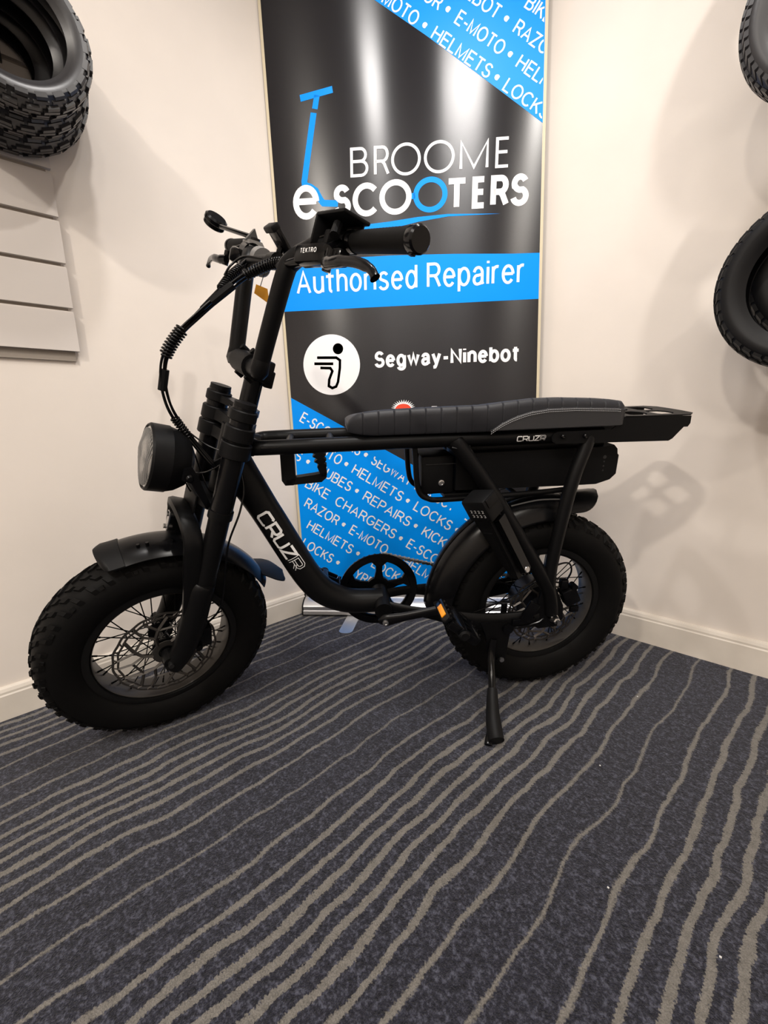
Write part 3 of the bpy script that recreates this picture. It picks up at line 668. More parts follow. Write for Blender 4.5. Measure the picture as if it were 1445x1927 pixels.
# cup-like bracket under the front of the rails
mb = MB(); mb.prism([(.648, .712), (.650, .640), (.643, .628), (.624, .628), (.619, .640), (.617, .712)], -.012, .012)
mb.prism([(.640, .640), (.640, .628), (.560, .632), (.548, .642), (.546, .655), (.575, .650), (.615, .646)], -.012, .012)
hk = [(.549, .645), (.546, .672), (.552, .676), (.546, .683), (.552, .689), (.546, .695), (.553, .701), (.556, .712), (.585, .712), (.580, .701), (.569, .698), (.577, .692), (.566, .686), (.574, .680), (.564, .674), (.568, .668), (.560, .645)]
mb.prism(hk, -.012, .012); mb.build('lock_bracket', M['matte'], bike, ang=20)

# decals on frame
strokes = {'C': [[(1, .88), (.9, 1), (.15, 1), (0, .85), (0, .15), (.15, 0), (.9, 0), (1, .12)]],
           'R': [[(0, 0), (0, 1), (.85, 1), (1, .88), (1, .55), (.85, .43), (.05, .43)], [(.5, .43), (1, 0)]],
           'U': [[(0, 1), (0, .15), (.15, 0), (.85, 0), (1, .15), (1, 1)]], 'Z': [[(0, 1), (1, 1), (0, 0), (1, 0)]]}
def cruzr(mb, fn, Wd, H, lw):
    cw = Wd/5*.80; x = 0
    def fine(P):
        out = []
        for a, b in zip(P, P[1:]):
            k = max(1, int((V(b)-V(a)).length/.004)); out += [tuple(V(a)+(V(b)-V(a))*j/k) for j in range(k)]
        return out+[P[-1]]
    for i, ch in enumerate('CRUZR'):
        for st in strokes[ch]:
            P = fine([(x+p*cw, q*H) for p, q in st])
            if i < 4: todo = [(P, lw)]
            else:
                a, _ = stroke(P, lw*.95); todo = [(a[0::2], lw*.26), (a[1::2], lw*.26)]
            for q, l in todo:
                vs, fs = stroke(q, l); mb.add([fn(*v) for v in vs], fs)
        x += Wd/5
p0, p1 = V((.7035, .5675)), V((.6165, .3945)); dd = (p1-p0).normalized(); Ld = (p1-p0).length
nrm = V((-dd.y, dd.x)); nrm = nrm if nrm.x < 0 else -nrm; cen = lambda t: V((.690, .556))+(V((.613, .392))-V((.690, .556)))*t
rt = .0368
def on_tube(x, y):
    q = V((.697, .5712))+dd*x; yy = y-.016; a = yy/rt
    return (q.x+nrm.x*rt*sin(a), rt*cos(a), q.y+nrm.y*rt*sin(a))
mb = MB(); cruzr(mb, on_tube, .166, .029, .0060); mb.build('tube_lettering', M['white'], bike, recalc=False, label='white CRUZR lettering')
def on_rail(x, y):
    a = (y-.0075)/.0163; return (.122-x, .060+.0169*cos(a), .7273+.0169*sin(a))
mb = MB(); cruzr(mb, on_rail, .068, .0105, .0022); mb.build('rail_lettering', M['white'], bike, recalc=False, label='small white CRUZR lettering')

# rear fender: arc over the tyre and a straight tail flap
def fender(X, c, a0, a1, Rr, hw, name, th=.0022, n=40, rfun=None, drop=.020, pw=2.4):
    mb = MB(X); sec = []
    for i in range(15): t = -1+2*i/14; t = sin(t*pi/2); sec.append((Rr-drop*abs(t)**pw, hw*t))
    full = sec+[(r-th, w_*.985) for r, w_ in reversed(sec)]
    def fn(r, w_, a):
        k = rfun(a) if rfun else 0
        return (c[0]+(r+k)*cos(a), c[1]+w_, c[2]+(r+k)*sin(a))
    mb.lathe(full, n, fn=fn, arc=(a0, a1)); return mb
fd = fender(None, (0, 0, .26), R(2), R(96), .309, .062, 'x', drop=.052, pw=3.2); fen = fd.build('rear_fender', M['fork'], bike, ang=50)
MB().tube([(.30*cos(R(a))*1.035, .0, .26+.30*sin(R(a))*1.035) for a in range(4, 96, 6)], .003, 6).build('fender_ridge', M['matte'], fen)
mb = MB(); vs = []
for i in range(15):
    t = i/14; p_ = -.012-.122*t; hw_ = .060*sqrt(max(.015, 1-max(0, (t-.45)/.55)**2.2)); zc = .5665+.004*t
    for j in range(13): q = hw_*(-1+j/6); vs.append((p_, q, zc-9.5*q*q))
    for j in range(13): q = hw_*(1-j/6); vs.append((p_, q, zc-.003-9.5*q*q))
mb.add(vs, [(i*26+k, i*26+(k+1) % 26, (i+1)*26+(k+1) % 26, (i+1)*26+k) for i in range(14) for k in range(26)]+[tuple(range(26)), tuple(14*26+k for k in range(26))])
mb.build('tail_flap', M['fork'], fen, ang=50)
for s in (1, -1):
    mb = MB(); mb.tube(spline([(.115, s*.058, .560), (.060, s*.064, .572), (.02, s*.07, .575), (-.03, s*.082, .575)], 4), .0025, 8); mb.build('fender_stay', M['dsteel'], fen)

# chainring, cranks, pedals, chain
cr = MB(); cc_ = (.427, -.058, .300); n = 88; vs = []
for i in range(n):
    a = 2*pi*i/n; ro = .104+(.0018 if i % 2 else -.0012)
    for r, ww in ((ro, -.0015), (ro, .0015), (.083, .0025), (.083, -.0025)): vs.append((cc_[0]+r*cos(a), cc_[1]+ww, cc_[2]+r*sin(a)))
cr.add(vs, [(i*4+k, i*4+(k+1) % 4, ((i+1) % n)*4+(k+1) % 4, ((i+1) % n)*4+k) for i in range(n) for k in range(4)])
cr.lathe([(.107, .0045), (.107, .008), (.088, .008), (.088, .0045)], 64, cc_)
cr.lathe([(.012, -.005), (.036, -.005), (.036, .005), (.012, .005)], 32, cc_)
for i in range(5):
    a = R(93+72*i); d = V((cos(a), sin(a))); nn_ = V((-d.y, d.x))
    poly = [d*.030-nn_*.013, d*.055-nn_*.0085, d*.070-nn_*.009, d*.086-nn_*.026, d*.086+nn_*.026, d*.070+nn_*.009, d*.055+nn_*.0085, d*.030+nn_*.013]
    cr.prism([(cc_[0]+q.x, cc_[2]+q.y) for q in poly], cc_[1]-.004, cc_[1]+.004)
    tri = [d*.0725-nn_*.006, d*.083-nn_*.015, d*.083+nn_*.015, d*.0725+nn_*.006]
cr.build('chainring', M['gloss'], bike, ang=30)
def crank(p, q, w0, w1, name):
    a, b = V((p[0], w0, p[1])), V((q[0], w1, q[1])); d = (b-a).normalized(); nz = V((-d.z, 0, d.x)); pts = []
    mb = MB(); m = 10; secs = []
    for i in range(m+1):
        t = i/m; c = a+(b-a)*t; hh = .0175-.0055*min(1, t*3)+.001*max(0, t*6-5); ww = .0085-.002*t
        secs.append([c+nz*hh*cos(k*pi/6)+V((0, ww*sin(k*pi/6)*1.1, 0)) for k in range(12)])
    ends0 = [(a-d*.016)+(v-a)*.35 for v in secs[0]]; ends1 = [(b+d*.012)+(v-b)*.4 for v in secs[-1]]
    secs = [ends0]+secs+[ends1]; vs = [v for s in secs for v in s]
    mb.add(vs, [(i*12+k, i*12+(k+1) % 12, (i+1)*12+(k+1) % 12, (i+1)*12+k) for i in range(len(secs)-1) for k in range(12)]+[tuple(range(12)), tuple((len(secs)-1)*12+k for k in range(12))])
    return mb.build(name, M['fork'], bike, ang=40)
c1 = crank((.427, .284), (.276, .316), .074, .094, 'crank_arm')
MB().lathe([(.0001, .082), (.0075, .082), (.0075, .0875), (.0045, .0885), (.004, .086), (.0001, .086)], 16, (.427, 0, .284)).build('crank_bolt', M['steel'], c1, label='bright steel crank bolt')
c2 = crank((.427, .300), (.574, .284), -.074, -.094, 'crank_arm')
def pedal(cu, cw, cz, s, tilt):
    rot = Matrix.Rotation(tilt, 3, 'Y'); X = lambda a, b, c: V((cu, cw, cz))+rot @ V((a, b*s, c))
    mb = MB(X)
    for x in (-.047, .047):
        mb.box((x, .050, 0), (.010, .080, .024), bev=.003)
        for k in range(4): mb.tube([(x, .022+.018*k, .011), (x, .022+.018*k, .0165)], .0022, 6)
    mb.box((0, .009, 0), (.098, .010, .022), bev=.003); mb.box((0, .092, 0), (.084, .009, .020), bev=.003)
    mb.lathe([(.004, .000), (.013, .002), (.014, .04), (.012, .098), (.004, .100)], 20); 
    for k in (.030, .052, .074): mb.box((0, k, 0), (.092, .006, .012), bev=.0015)
    mb.tube([(0, -.014, 0), (0, .01, 0)], .007, 10)
    p = mb.build('pedal', M['gloss'], bike, ang=30)
    r = MB(X); r.box((-.0532, .050, 0), (.003, .042, .013), bev=.001); r.build('pedal_reflector', M['amber'], p, label='amber reflector')
    r = MB(X); r.box((.0532, .050, 0), (.003, .042, .013), bev=.001); r.build('pedal_reflector', M['amber'], p, label='amber reflector')
    r = MB(X); r.lathe([(.0001, .100), (.012, .100), (.013, .104), (.009, .107), (.0001, .106)], 20); r.build('pedal_cap', M['matte'], p)
pedal(.268, .112, .320, 1, R(-42)); pedal(.574, -.112, .284, -1, R(-30))
ch = MB(); P0, P1 = V((.413, -.058, .404)), V((.0, -.056, .262+.034)); n = 34
for k in range(n):
    a = P0+(P1-P0)*k/n+V((0, 0, -.008*sin(pi*k/n))); b = P0+(P1-P0)*(k+1)/n+V((0, 0, -.008*sin(pi*(k+1)/n)))
    o_ = .0034 if k % 2 else .0022
    for s in (1, -1): ch.box(((a+b)/2+V((0, s*o_, 0))), (.0150, .0011, .0075), bev=.0004, seg=1)
    ch.tube([a+V((0, -.004, 0)), a+V((0, .004, 0))], .0034, 8)
P0, P1 = V((.425, -.058, .196)), V((.02, -.056, .222))
for k in range(n):
    a = P0+(P1-P0)*k/n; b = P0+(P1-P0)*(k+1)/n; o_ = .0034 if k % 2 else .0022
    for s in (1, -1): ch.box(((a+b)/2+V((0, s*o_, 0))), (.0150, .0011, .0075), bev=.0004, seg=1)
ch.build('chain', M['steel'], bike, kind='stuff')
mb = MB(RW); mb.lathe([(.010, -.058), (.036, -.058), (.036, -.052), (.010, -.052)], 28); mb.build('sprocket', M['dsteel'], bike)
mb = MB(); mb.box((.05, -.075, .175), (.018, .012, .085), bev=.004); mb.lathe([(.004, -.062), (.02, -.062), (.02, -.056), (.004, -.056)], 20, (.045, 0, .15)); mb.build('derailleur', M['gloss'], bike)

# kickstand on the near chainstay
mb = MB(); mb.prism([(.185, .262), (.118, .262), (.105, .235), (.113, .150), (.128, .132), (.148, .135), (.158, .160), (.170, .225)], .080, .097)
mb.tube([(.128, .078, .150), (.128, .104, .150)], .010, 12); kb = mb.build('kickstand_bracket', M['satin'], bike, ang=30)
MB().lathe([(.0001, .103), (.0065, .103), (.006, .108), (.0001, .109)], 14, (.126, 0, .152)).build('pivot_bolt', M['steel'], kb, label='bright steel bolt')
pts = [(.150, .100, .205), (.153, .108, .180), (.154, .122, .150), (.160, .150, .115)]
mb = T([(.150, .098, .215), (.158, .112, .170), (.168, .150, .130), (.184, .206, .092), (.196, .250, .068)], [.0092]*21, 12); kst = mb.build('kickstand', M['gloss'], bike, ang=40)
mb = MB(); sp2 = spline([(.172, .166, .118), (.186, .212, .086), (.194, .252, .066), (.196, .268, .0605)], 6); mb.tube(sp2, [.0105+.0055*min(1, i/9) for i in range(len(sp2))], 14, sx=1.15); mb.build('rubber_foot', M['matte'], kst, ang=50)
MB().tube([(.196, .236, .076), (.211, .258, .052), (.215, .266, .0490)], .005, 8, sx=1.8).build('foot_tab', M['gloss'], kst)

# folding lock in its holder on the front strut
a, b = V((.206, .122, .598)), V((.106, .118, .418)); d = (a-b).normalized(); wv = V((0, 1, 0)); wv = (wv-d*wv.dot(d)).normalized(); nv = d.cross(wv)
ph_ = R(32); wv, nv = wv*cos(ph_)+nv*sin(ph_), nv*cos(ph_)-wv*sin(ph_)
X = lambda p, q, r: b+d*p+wv*q+nv*r
Lk = (a-b).length; mb = MB(X)
hold = [(-.006, -.014), (-.006, .008), (.03, .012), (Lk-.03, .014), (Lk-.03, -.034), (Lk*.72, -.032), (.05, -.020)]
mb.prism(hold, -.024, .014, lambda p, q, dd_: (p, q, dd_))
mb.prism([(.03, -.010), (.03, .002), (Lk*.66, .004), (Lk*.66, -.022), (.06, -.012)], -.0275, -.023, lambda p, q, dd_: (p, q, dd_)); lk = mb.build('folding_lock', M['matte'], bike, ang=25)
for k, (q0, r0) in enumerate(((.015, -.016), (.0195, -.014), (.024, -.012))):
    mb = MB(X); mb.prism([(.006, r0), (.002, r0+.012), (.006, r0+.022), (Lk*.80, r0+.024), (Lk*.80, r0)], q0, q0+.0034, lambda p, q, dd_: (p, dd_, q)); mb.build('lock_link', M['gloss'], lk, ang=20)
mb = MB(X); mb.box((Lk-.004, -.003, -.008), (.056, .066, .050), bev=.006); mb.box((Lk+.012, .031, -.008), (.020, .004, .034), bev=.001); mb.build('lock_head', M['matte'], lk)
mb = MB(X); mb.lathe([(.0001, .027), (.008, .027), (.007, .030), (.0001, .030)], 16, fn=lambda r, w_, a_: (.012+r*cos(a_), w_, -.004+r*sin(a_))); mb.build('rivet', M['steel'], lk, label='steel rivet')
mb = MB()
for txt, p0_ in (('2222', Lk-.006), ('3333', Lk-.018)):
    vs, fs = text2d(txt, -.018, .020, 0, .0075, .0012, gap=.5); mb.add([tuple(X(p0_+y, x, -.0336-e)) for x, y, e in vs], fs)
mb.build('dial_digits', M['white'], lk, recalc=False, label='white combination digits')
# rear caliper and cable loop
mb = MB(); mb.box((-.052, .082, .315), (.040, .030, .048), Matrix.Rotation(R(25), 3, 'Y'), bev=.005); mb.box((-.030, .086, .352), (.020, .018, .025), bev=.004); mb.tube([(-.055, .08, .345), (-.055, .10, .345)], .008, 10)
mb.box((-.068, .086, .275), (.024, .010, .018), bev=.003); cal = mb.build('brake_caliper', M['gloss'], bike, ang=30)
T([(-.03, .088, .352), (-.045, .088, .385), (-.035, .088, .410), (-.005, .086, .405), (.03, .088, .375), (.10, .088, .33), (.22, .072, .275)], .0022, 8).build('cable', M['gloss'], bike)
mb = T([(.022, .098, .262), (.04, .104, .255), (.10, .10, .245), (.2, .08, .262)], .003, 8); mb.build('motor_cable', M['gloss'], bike)
mb = MB(); mb.box((.062, .104, .290), (.030, .010, .055), Matrix.Rotation(R(-28), 3, 'Y'), bev=.003); mb.tube([(.115, .08, .243), (.115, .105, .243)], .014, 14); mb.box((.075, .100, .262), (.06, .008, .016), bev=.002); mb.build('torque_arm', M['gloss'], bike, ang=30)

# ---- fork, steering
KM = lambda: MB(K)
for s in (1, -1):
    mb = KM(); mb.tube([(-.038, s*.085, .375), (-.038, s*.085, .618)], .0235, 20); mb.build('stanchion', M['fork'], bike)
    mb = KM(); mb.tube([(-.038, s*.085, .205), (-.038, s*.085, .385)], .0225, 20)
    mb.tube([(-.038, s*.085, .374), (-.038, s*.085, .392)], .0262, 20); mb.tube([(-.038, s*.085, .208), (-.038, s*.085, .214)], .0245, 20)
    mb.tube(spline([(-.036, s*.085, .212), (-.034, s*.085, .19), (-.033, s*.085, .10), (-.026, s*.082, .03), (-.014, s*.079, -.010), (-.010, s*.078, -.022)], 4), [.0235, .025, .0265, .0275]+[.028]*5+[.0275, .027, .0265, .026, .0255, .025, .0245, .024, .0235, .023, .0225, .018], 18, sx=1.0)
    mb.tube([(0, s*.055, 0), (0, s*.092, 0)], .014, 14); mb.build('fork_leg', M['satin'], bike, ang=45)
    mb = KM()
    for z0, z1, r in ((.590, .612, .0275), (.548, .578, .0300), (.512, .544, .0315)): mb.tube([(-.038, s*.085, z0), (-.038, s*.085, z0+.002), (-.038, s*.085, z1-.002), (-.038, s*.085, z1)], [r-.002, r, r, r-.002], 24)
    mb.tube([(-.038, s*.085, .612), (-.038, s*.085, .626)], .0215, 20); mb.tube([(-.038, s*.085, .618), (-.038, s*.085, .6265)], .0225, 20)
    mb.build('fork_clamp', M['matte'], bike, ang=30)
mb = KM()
mb.prism([(-.022, -.085), (-.055, -.085), (-.092, -.03), (-.092, .03), (-.055, .085), (-.022, .085), (-.045, .03), (-.045, -.03)], .592, .607, lambda p, q, d: (p, q, d))
mb.build('upper_crown', M['satin'], bike)
mb = KM()
for z0, z1 in ((.552, .576), (.515, .540)): mb.prism([(-.020, -.085), (-.055, -.085), (-.092, -.03), (-.092, .03), (-.055, .085), (-.020, .085), (-.036, .03), (-.036, -.03)], z0, z1, lambda p, q, d: (p, q, d))
mb.build('middle_crown', M['matte'], bike)
mb = KM(); mb.prism([(-.010, -.070), (-.060, -.085), (-.085, -.03), (-.085, .03), (-.060, .085), (-.010, .070), (.004, .03), (.004, -.03)], .385, .400, lambda p, q, d: (p, q, d))
mb.box((.004, 0, .375), (.004, .085, .050), bev=.0015); mb.build('lower_crown', M['matte'], bike, ang=30)
mb = KM(); mb.tube([(-.060, 0, .38), (-.060, 0, .60)], .024, 18); mb.tube([(-.075, 0, .58), (-.075, 0, .70)], .0205, 18); mb.build('steerer', M['fork'], bike)
# fork brace arch over the fender
mb = KM(); arch = spline([(-.026, .084, .120), (-.012, .088, .205), (.000, .088, .275), (.006, .080, .318), (.016, .052, .348), (.022, 0, .360), (.016, -.052, .348), (.006, -.080, .318), (.000, -.088, .275), (-.012, -.088, .205), (-.026, -.084, .120)], 6)
n = len(arch); vs = []
for i, p in enumerate(arch):
    t = (arch[min(i+1, n-1)]-arch[max(i-1, 0)]).normalized(); f = V((1, 0, .12)).normalized(); nrm_ = t.cross(f).normalized(); f = nrm_.cross(t)
    for a_, b_ in ((-1, -.6), (-1, .6), (-.6, 1), (.6, 1), (1, .6), (1, -.6), (.6, -1), (-.6, -1)): vs.append(p+f*a_*.019+nrm_*b_*.0095)
mb.add(vs, [(i*8+k, i*8+(k+1) % 8, (i+1)*8+(k+1) % 8, (i+1)*8+k) for i in range(n-1) for k in range(8)]+[tuple(range(8)), tuple((n-1)*8+k for k in range(8))])
arc = mb.build('fork_brace', M['satin'], bike, ang=50)
mb = KM(); mb.box((.040, .0, .322), (.004, .016, .046), bev=.001); mb.tube([(.030, 0, .338), (.046, 0, .338)], .006, 10); mb.tube([(.030, 0, .308), (.048, 0, .308)], .005, 6); mb.build('fender_bolt', M['steel'], arc)
# front fender with two end flaps
KF_ = lambda u, w_, z: K(u, w_, z)
fd = fender(KF_, (0, 0, 0), R(60), R(139), .287, .058, 'x'); ff = fd.build('front_fender', M['fork'], bike, ang=50)
for a0, a1, dr0, dr1, hw in ((63.5, 54.5, .003, .010, .060),):
    mb = MB(KF_); n = 8; vs = []
    for i in range(n+1):
        t = i/n; a = R(a0+(a1-a0)*t); rr = .287+dr0+(dr1-dr0)*t**2; h_ = hw*(1-.45*max(0, t-.7)**2*11)
        for j in range(9): q = -1+j/4; vs.append(((rr-.020*abs(q)**2.4)*cos(a), h_*q, (rr-.020*abs(q)**2.4)*sin(a)))
        for j in range(9): q = 1-j/4; vs.append(((rr-.003-.020*abs(q)**2.4)*cos(a), h_*q, (rr-.003-.020*abs(q)**2.4)*sin(a)))
    mb.add(vs, [(i*18+k, i*18+(k+1) % 18, (i+1)*18+(k+1) % 18, (i+1)*18+k) for i in range(n) for k in range(18)]+[tuple(range(18)), tuple(n*18+k for k in range(18))])
    mb.build('fender_flap', M['matte'], ff, ang=50)
a_ = R(133); p0 = V((.286*cos(a_), .286*sin(a_))); td = (V((-sin(a_), cos(a_)))*cos(R(30))+V((cos(a_), sin(a_)))*sin(R(30))); mb = MB(KF_); vs = []
for i in range(13):
    t = i/12; q = p0+td*t*.078; hw_ = .040+.014*min(1, t*2.2); hw_ *= sqrt(max(.02, 1-max(0, (t-.62)/.38)**2.6))
    for j in range(9): k = -1+j/4; vs.append((q.x, hw_*k, q.y-.006*k*k))
    for j in range(9): k = 1-j/4; vs.append((q.x-.001, hw_*k, q.y-.003-.006*k*k))
mb.add(vs, [(i*18+k, i*18+(k+1) % 18, (i+1)*18+(k+1) % 18, (i+1)*18+k) for i in range(12) for k in range(18)]+[tuple(range(18)), tuple(12*18+k for k in range(18))])
mb.build('fender_flap', M['matte'], ff, ang=50)
for a in (70.5, 74, 84, 88):
    MB(KF_).tube([(.284*cos(R(a)), .026, .284*sin(R(a))), (.291*cos(R(a)), .026, .291*sin(R(a)))], .0035, 8).build('rivet', M['gloss'], ff)
# front caliper behind near leg
mb = KM(); mb.box((-.072, .066, .055), (.030, .034, .055), Matrix.Rotation(R(12), 3, 'Y'), bev=.005); mb.box((-.055, .07, .09), (.03, .02, .025), bev=.004); mb.tube([(-.06, .06, .03), (-.06, .09, .03)], .008, 10); mb.build('brake_caliper', M['gloss'], bike, ang=30)
mb = MB(K); mb.tube(spline([(-.07, .07, .085), (-.085, .085, .13), (-.080, .10, .19), (-.066, .112, .26), (-.058, .115, .33), (-.070, .105, .40), (-.075, .08, .45), (-.06, .05, .50)], 6), .0024, 8); mb.build('brake_hose', M['gloss'], bike)

# headlight
Hl = lambda r, w_, a: K(.046+w_, r*cos(a), .462+r*sin(a))
mb = MB(); mb.lathe([(.0001, -.030), (.030, -.028), (.052, -.016), (.064, .004), (.068, .020), (.0695, .022), (.0695, .056), (.0665, .060), (.064, .060), (.062, .050), (.02, .035), (.0001, .03)], 56, fn=Hl, closed=False)
hl = mb.build('headlight', M['matte'], bike, ang=30)
mb = MB(); mb.lathe([(.0001, .040), (.03, .042), (.062, .052)], 48, fn=Hl, closed=False); mb.build('reflector_bowl', M['reflector'], hl)
mb = MB(); mb.lathe([(.0001, .066), (.03, .065), (.052, .062), (.0635, .0575), (.0635, .0555), (.03, .062), (.0001, .063)], 48, fn=Hl, closed=False); mb.build('lens', M['lens'], hl, label='clear fluted lamp lens')
mb = MB()
for i in range(16):
    y = -.055+.11*i/15; h_ = sqrt(.0605**2-y*y)*.97; mb.tube([K(.046+.0655-.004*abs(t)**2-.5*y*y, y, .462+t*h_) for t in (-1, -.5, 0, .5, 1)], .0010, 5)
mb.build('lens_ribs', M['silver'], hl, kind='stuff')
for s in (1, -1):
    mb = KM(); mb.prism([(.050, .470), (.050, .445), (.030, .440), (-.012, .385), (-.020, .392), (.018, .455), (.034, .475)], s*.0715, s*.0745)
    mb.lathe([(.0001, s*.070), (.008, s*.070), (.008, s*.080), (.005, s*.083), (.0001, s*.083)], 14, (.036, 0, .452))
    mb.build('lamp_bracket', M['gloss'], bike, ang=30)

# handlebar
bar = [(-.092, .400, .9430), (-.090, .250, .9415), (-.076, .200, .936), (-.061, .150, .918), (-.050, .113, .895), (-.046, .105, .870), (-.049, .088, .780), (-.052, .076, .710)]
mb = KM()
for s in (1, -1): mb.tube(spline([(a_, s*b_, c_) for a_, b_, c_ in bar], 5), [.0112]*11+[.0125, .0135, .015]+[.0170]*22, 18)
mb.tube([(-.052, -.078, .694), (-.052, .078, .694)], .0185, 20)
for s in (1, -1): mb.tube([(-.052, s*.0765, .712), (-.052, s*.0765, .690), (-.052, s*.0765, .678)], [.0175, .0185, .012], 18)
hb = mb.build('handlebar', M['satin'], bike, ang=50)
mb = KM(); mb.tube([(-.052, -.040, .694), (-.052, .040, .694)], .0245, 20); mb.box((-.080, 0, .690), (.042, .070, .046), bev=.004)
for s in (1, -1):
    for z in (.668, .720): mb.tube([(-.060, s*.030, z-.004), (-.045, s*.030, z+.004)], .0065, 10)
    mb.box((-.098, s*.022, .676), (.020, .014, .036), bev=.003)
mb.build('stem_clamp', M['matte'], bike, ang=30)
for s in (1, -1):
    ga, gb = V((-.0895, s*.243, .9415)), V((-.0925, s*.400, .9432)); mb = KM(); N = 40; pts = []; rr = []
    for i in range(N+1):
        t = i/N; pts.append(ga+(gb-ga)*t); rr.append(.0158+(.0007 if i % 2 else 0)*(1 if .06 < t < .94 else 0)+.0008*t)
    mb.tube(pts, rr, 24); gr = mb.build('grip', M['rubber'], bike, ang=50)
    mb = KM(); e_ = (gb-ga).normalized(); mb.tube([gb-e_*.006, gb-e_*.004, gb+e_*.008, gb+e_*.011], [.0175, .0185, .0185, .016], 24)
    mb.box(gb+V((0, 0, -.0175)), (.008, .010, .006), bev=.001); mb.build('lock_ring', M['gloss'], gr)
    mb = KM(); mb.tube([ga-e_*.006, ga+e_*.006], .0172, 20); mb.build('lock_ring', M['gloss'], gr)
    # brake lever: perch, reservoir, blade
    mb = KM(); c = V((-.087, s*.224, .941)); mb.tube([c-e_*.011, c+e_*.011], .0175, 18); mb.tube([(-.080, s*.224, .935), (-.050, s*.240, .912)], .010, 10)
    MC = V((-.050, s*.200, .905)); mrot = Matrix.Rotation(s*R(18), 3, 'Z') @ Matrix.Rotation(s*R(10), 3, 'X')
    mb.xf = lambda a_, b_, c_: K(*(MC+mrot @ V((a_, b_, c_)))); mb.box((0, 0, 0), (.032, .072, .030), bev=.007); mb.box((0, s*.048, -.006), (.026, .036, .024), bev=.006)
    mb.xf = K; mb.tube(spline([(-.048, s*.170, .898), (-.043, s*.140, .891), (-.040, s*.105, .886), (-.036, s*.085, .882)], 3), [.0105, .010, .009, .0085, .008, .007, .0065, .006, .005, .004], 12)
    mb.tube([(-.045, s*.262, .880), (-.045, s*.262, .912)], .007, 10)
    mb.build('brake_master', M['gloss'], hb, ang=40)
    mb = KM(); bl_ = spline([(-.044, s*.255, .893), (-.036, s*.285, .890), (-.034, s*.320, .892), (-.038, s*.360, .892), (-.042, s*.392, .886), (-.045, s*.405, .876)], 5); mb.tube(bl_, [.0105]*5+[.009]*6+[.0075]*8+[.0065]*5+[.0075, .008], 12, sx=.75); mb.build('brake_lever', M['gloss'], hb, ang=50)
    if s > 0: MC0, mrot0 = MC, mrot
MC, mrot = MC0, mrot0
# small lettering on the master cylinder
vs, fs = text2d('TEKTRO', -.018, .018, -.0035, .0075, .0013)
mb = MB(); mb.add([tuple(K(*(MC+mrot @ V((.0005-y*.0, x, y))+mrot @ V((.0162+e, 0, .002))))) for x, y, e in vs], fs); mb.build('lever_lettering', M['white'], hb, recalc=False, label='small white TEKTRO lettering')
# thumb throttle / switch block on the near side, with a bracket plate
mb = KM(); mb.box((-.070, .222, .968), (.050, .092, .006), bev=.0025); mb.box((-.070, .178, .946), (.050, .007, .046), bev=.0025); mb.box((-.094, .214, .946), (.006, .070, .044), bev=.002)
mb.tube([(-.089, .200, .940), (-.089, .212, .940)], .0175, 18); mb.tube([(-.060, .232, .955), (-.052, .245, .935)], .008, 10); mb.box((-.066, .206, .938), (.020, .018, .022), bev=.004); mb.build('switch_block', M['matte'], hb, ang=30)
# display
mb = MB(); rd_ = Matrix.Rotation(R(-38), 3, 'Y'); mb.xf = lambda a_, b_, c_: K(*(V((-.050, .048, .925))+rd_ @ V((a_, b_, c_))))
mb.box((0, 0, .0), (.056, .040, .013), bev=.004); disp = mb.build('display', M['gloss'], hb, ang=30)
mb2 = MB(mb.xf); mb2.box((.030, 0, -.002), (.012, .040, .018), bev=.003); mb2.build('display_end', M['matte'], disp)
mb = KM(); mb.tube([(-.046, .095, .888), (-.046, .04, .893), (-.046, -.04, .893), (-.046, -.095, .888)], .0115, 16); mb.tube([(-.046, .03, .893), (-.046, .06, .893)], .0155, 16); mb.tube([(-.046, .048, .893), (-.05, .048, .92)], .006, 8); mb.build('crossbar', M['satin'], hb)
# mirror stalk and rear face of the mirror, silver bell clamp, warning label
mb = KM(); mb.tube(spline([(-.066, -.150, .932), (-.060, -.150, .944), (-.046, -.220, .952), (-.034, -.315, .962)], 4), .0052, 10); mb.tube([(-.066, -.15, .925), (-.064, -.15, .945)], .012, 16); mb.build('mirror_stalk', M['gloss'], hb)
cm = K(-.030, -.358, .974); ax = (KA*.86+KL*.50-KP*.05).normalized(); e1 = ax.orthogonal().normalized(); e2 = ax.cross(e1)
mb = MB(); mb.lathe([(.0001, -.012), (.024, -.012), (.0255, -.010), (.0255, -.002), (.0270, .000), (.0270, .008), (.022, .012), (.0001, .012)], 28, fn=lambda r, w_, a_: cm+ax*w_+e1*r*cos(a_)+e2*r*sin(a_)); mb.build('mirror', M['gloss'], hb)
mb = KM(); mb.prism([(-.046, .936), (-.074, .940), (-.098, .916), (-.098, .892), (-.070, .896), (-.050, .910)], -.172, -.128, lambda p, q, d: (p, d, q)); mb.tube([(-.062, -.09, .906), (-.062, -.065, .902)], .021, 20)
pod = mb.build('switch_pod', M['silver'], hb, label='silver grey switch pod on the far handlebar')
mb = KM(); mb.prism([(-.058, .962), (-.043, .934), (-.074, .937)], -.156, -.144, lambda p, q, d: (p, d, q)); mb.build('thumb_lever', M['pod'], pod)
mb = KM(); mb.lathe([(.0001, -.112), (.014, -.112), (.017, -.118), (.017, -.130), (.0001, -.130)], 24, fn=lambda r, w_, a_: (-.084+r*cos(a_), w_, .893+r*1.15*sin(a_)), closed=False); mb.build('pod_cap', M['pod'], pod)
mb = KM(); mb.tube([(-.060, -.165, .917), (-.060, -.130, .912)], .0205, 20); mb.build('mirror_clamp', M['gloss'], hb)
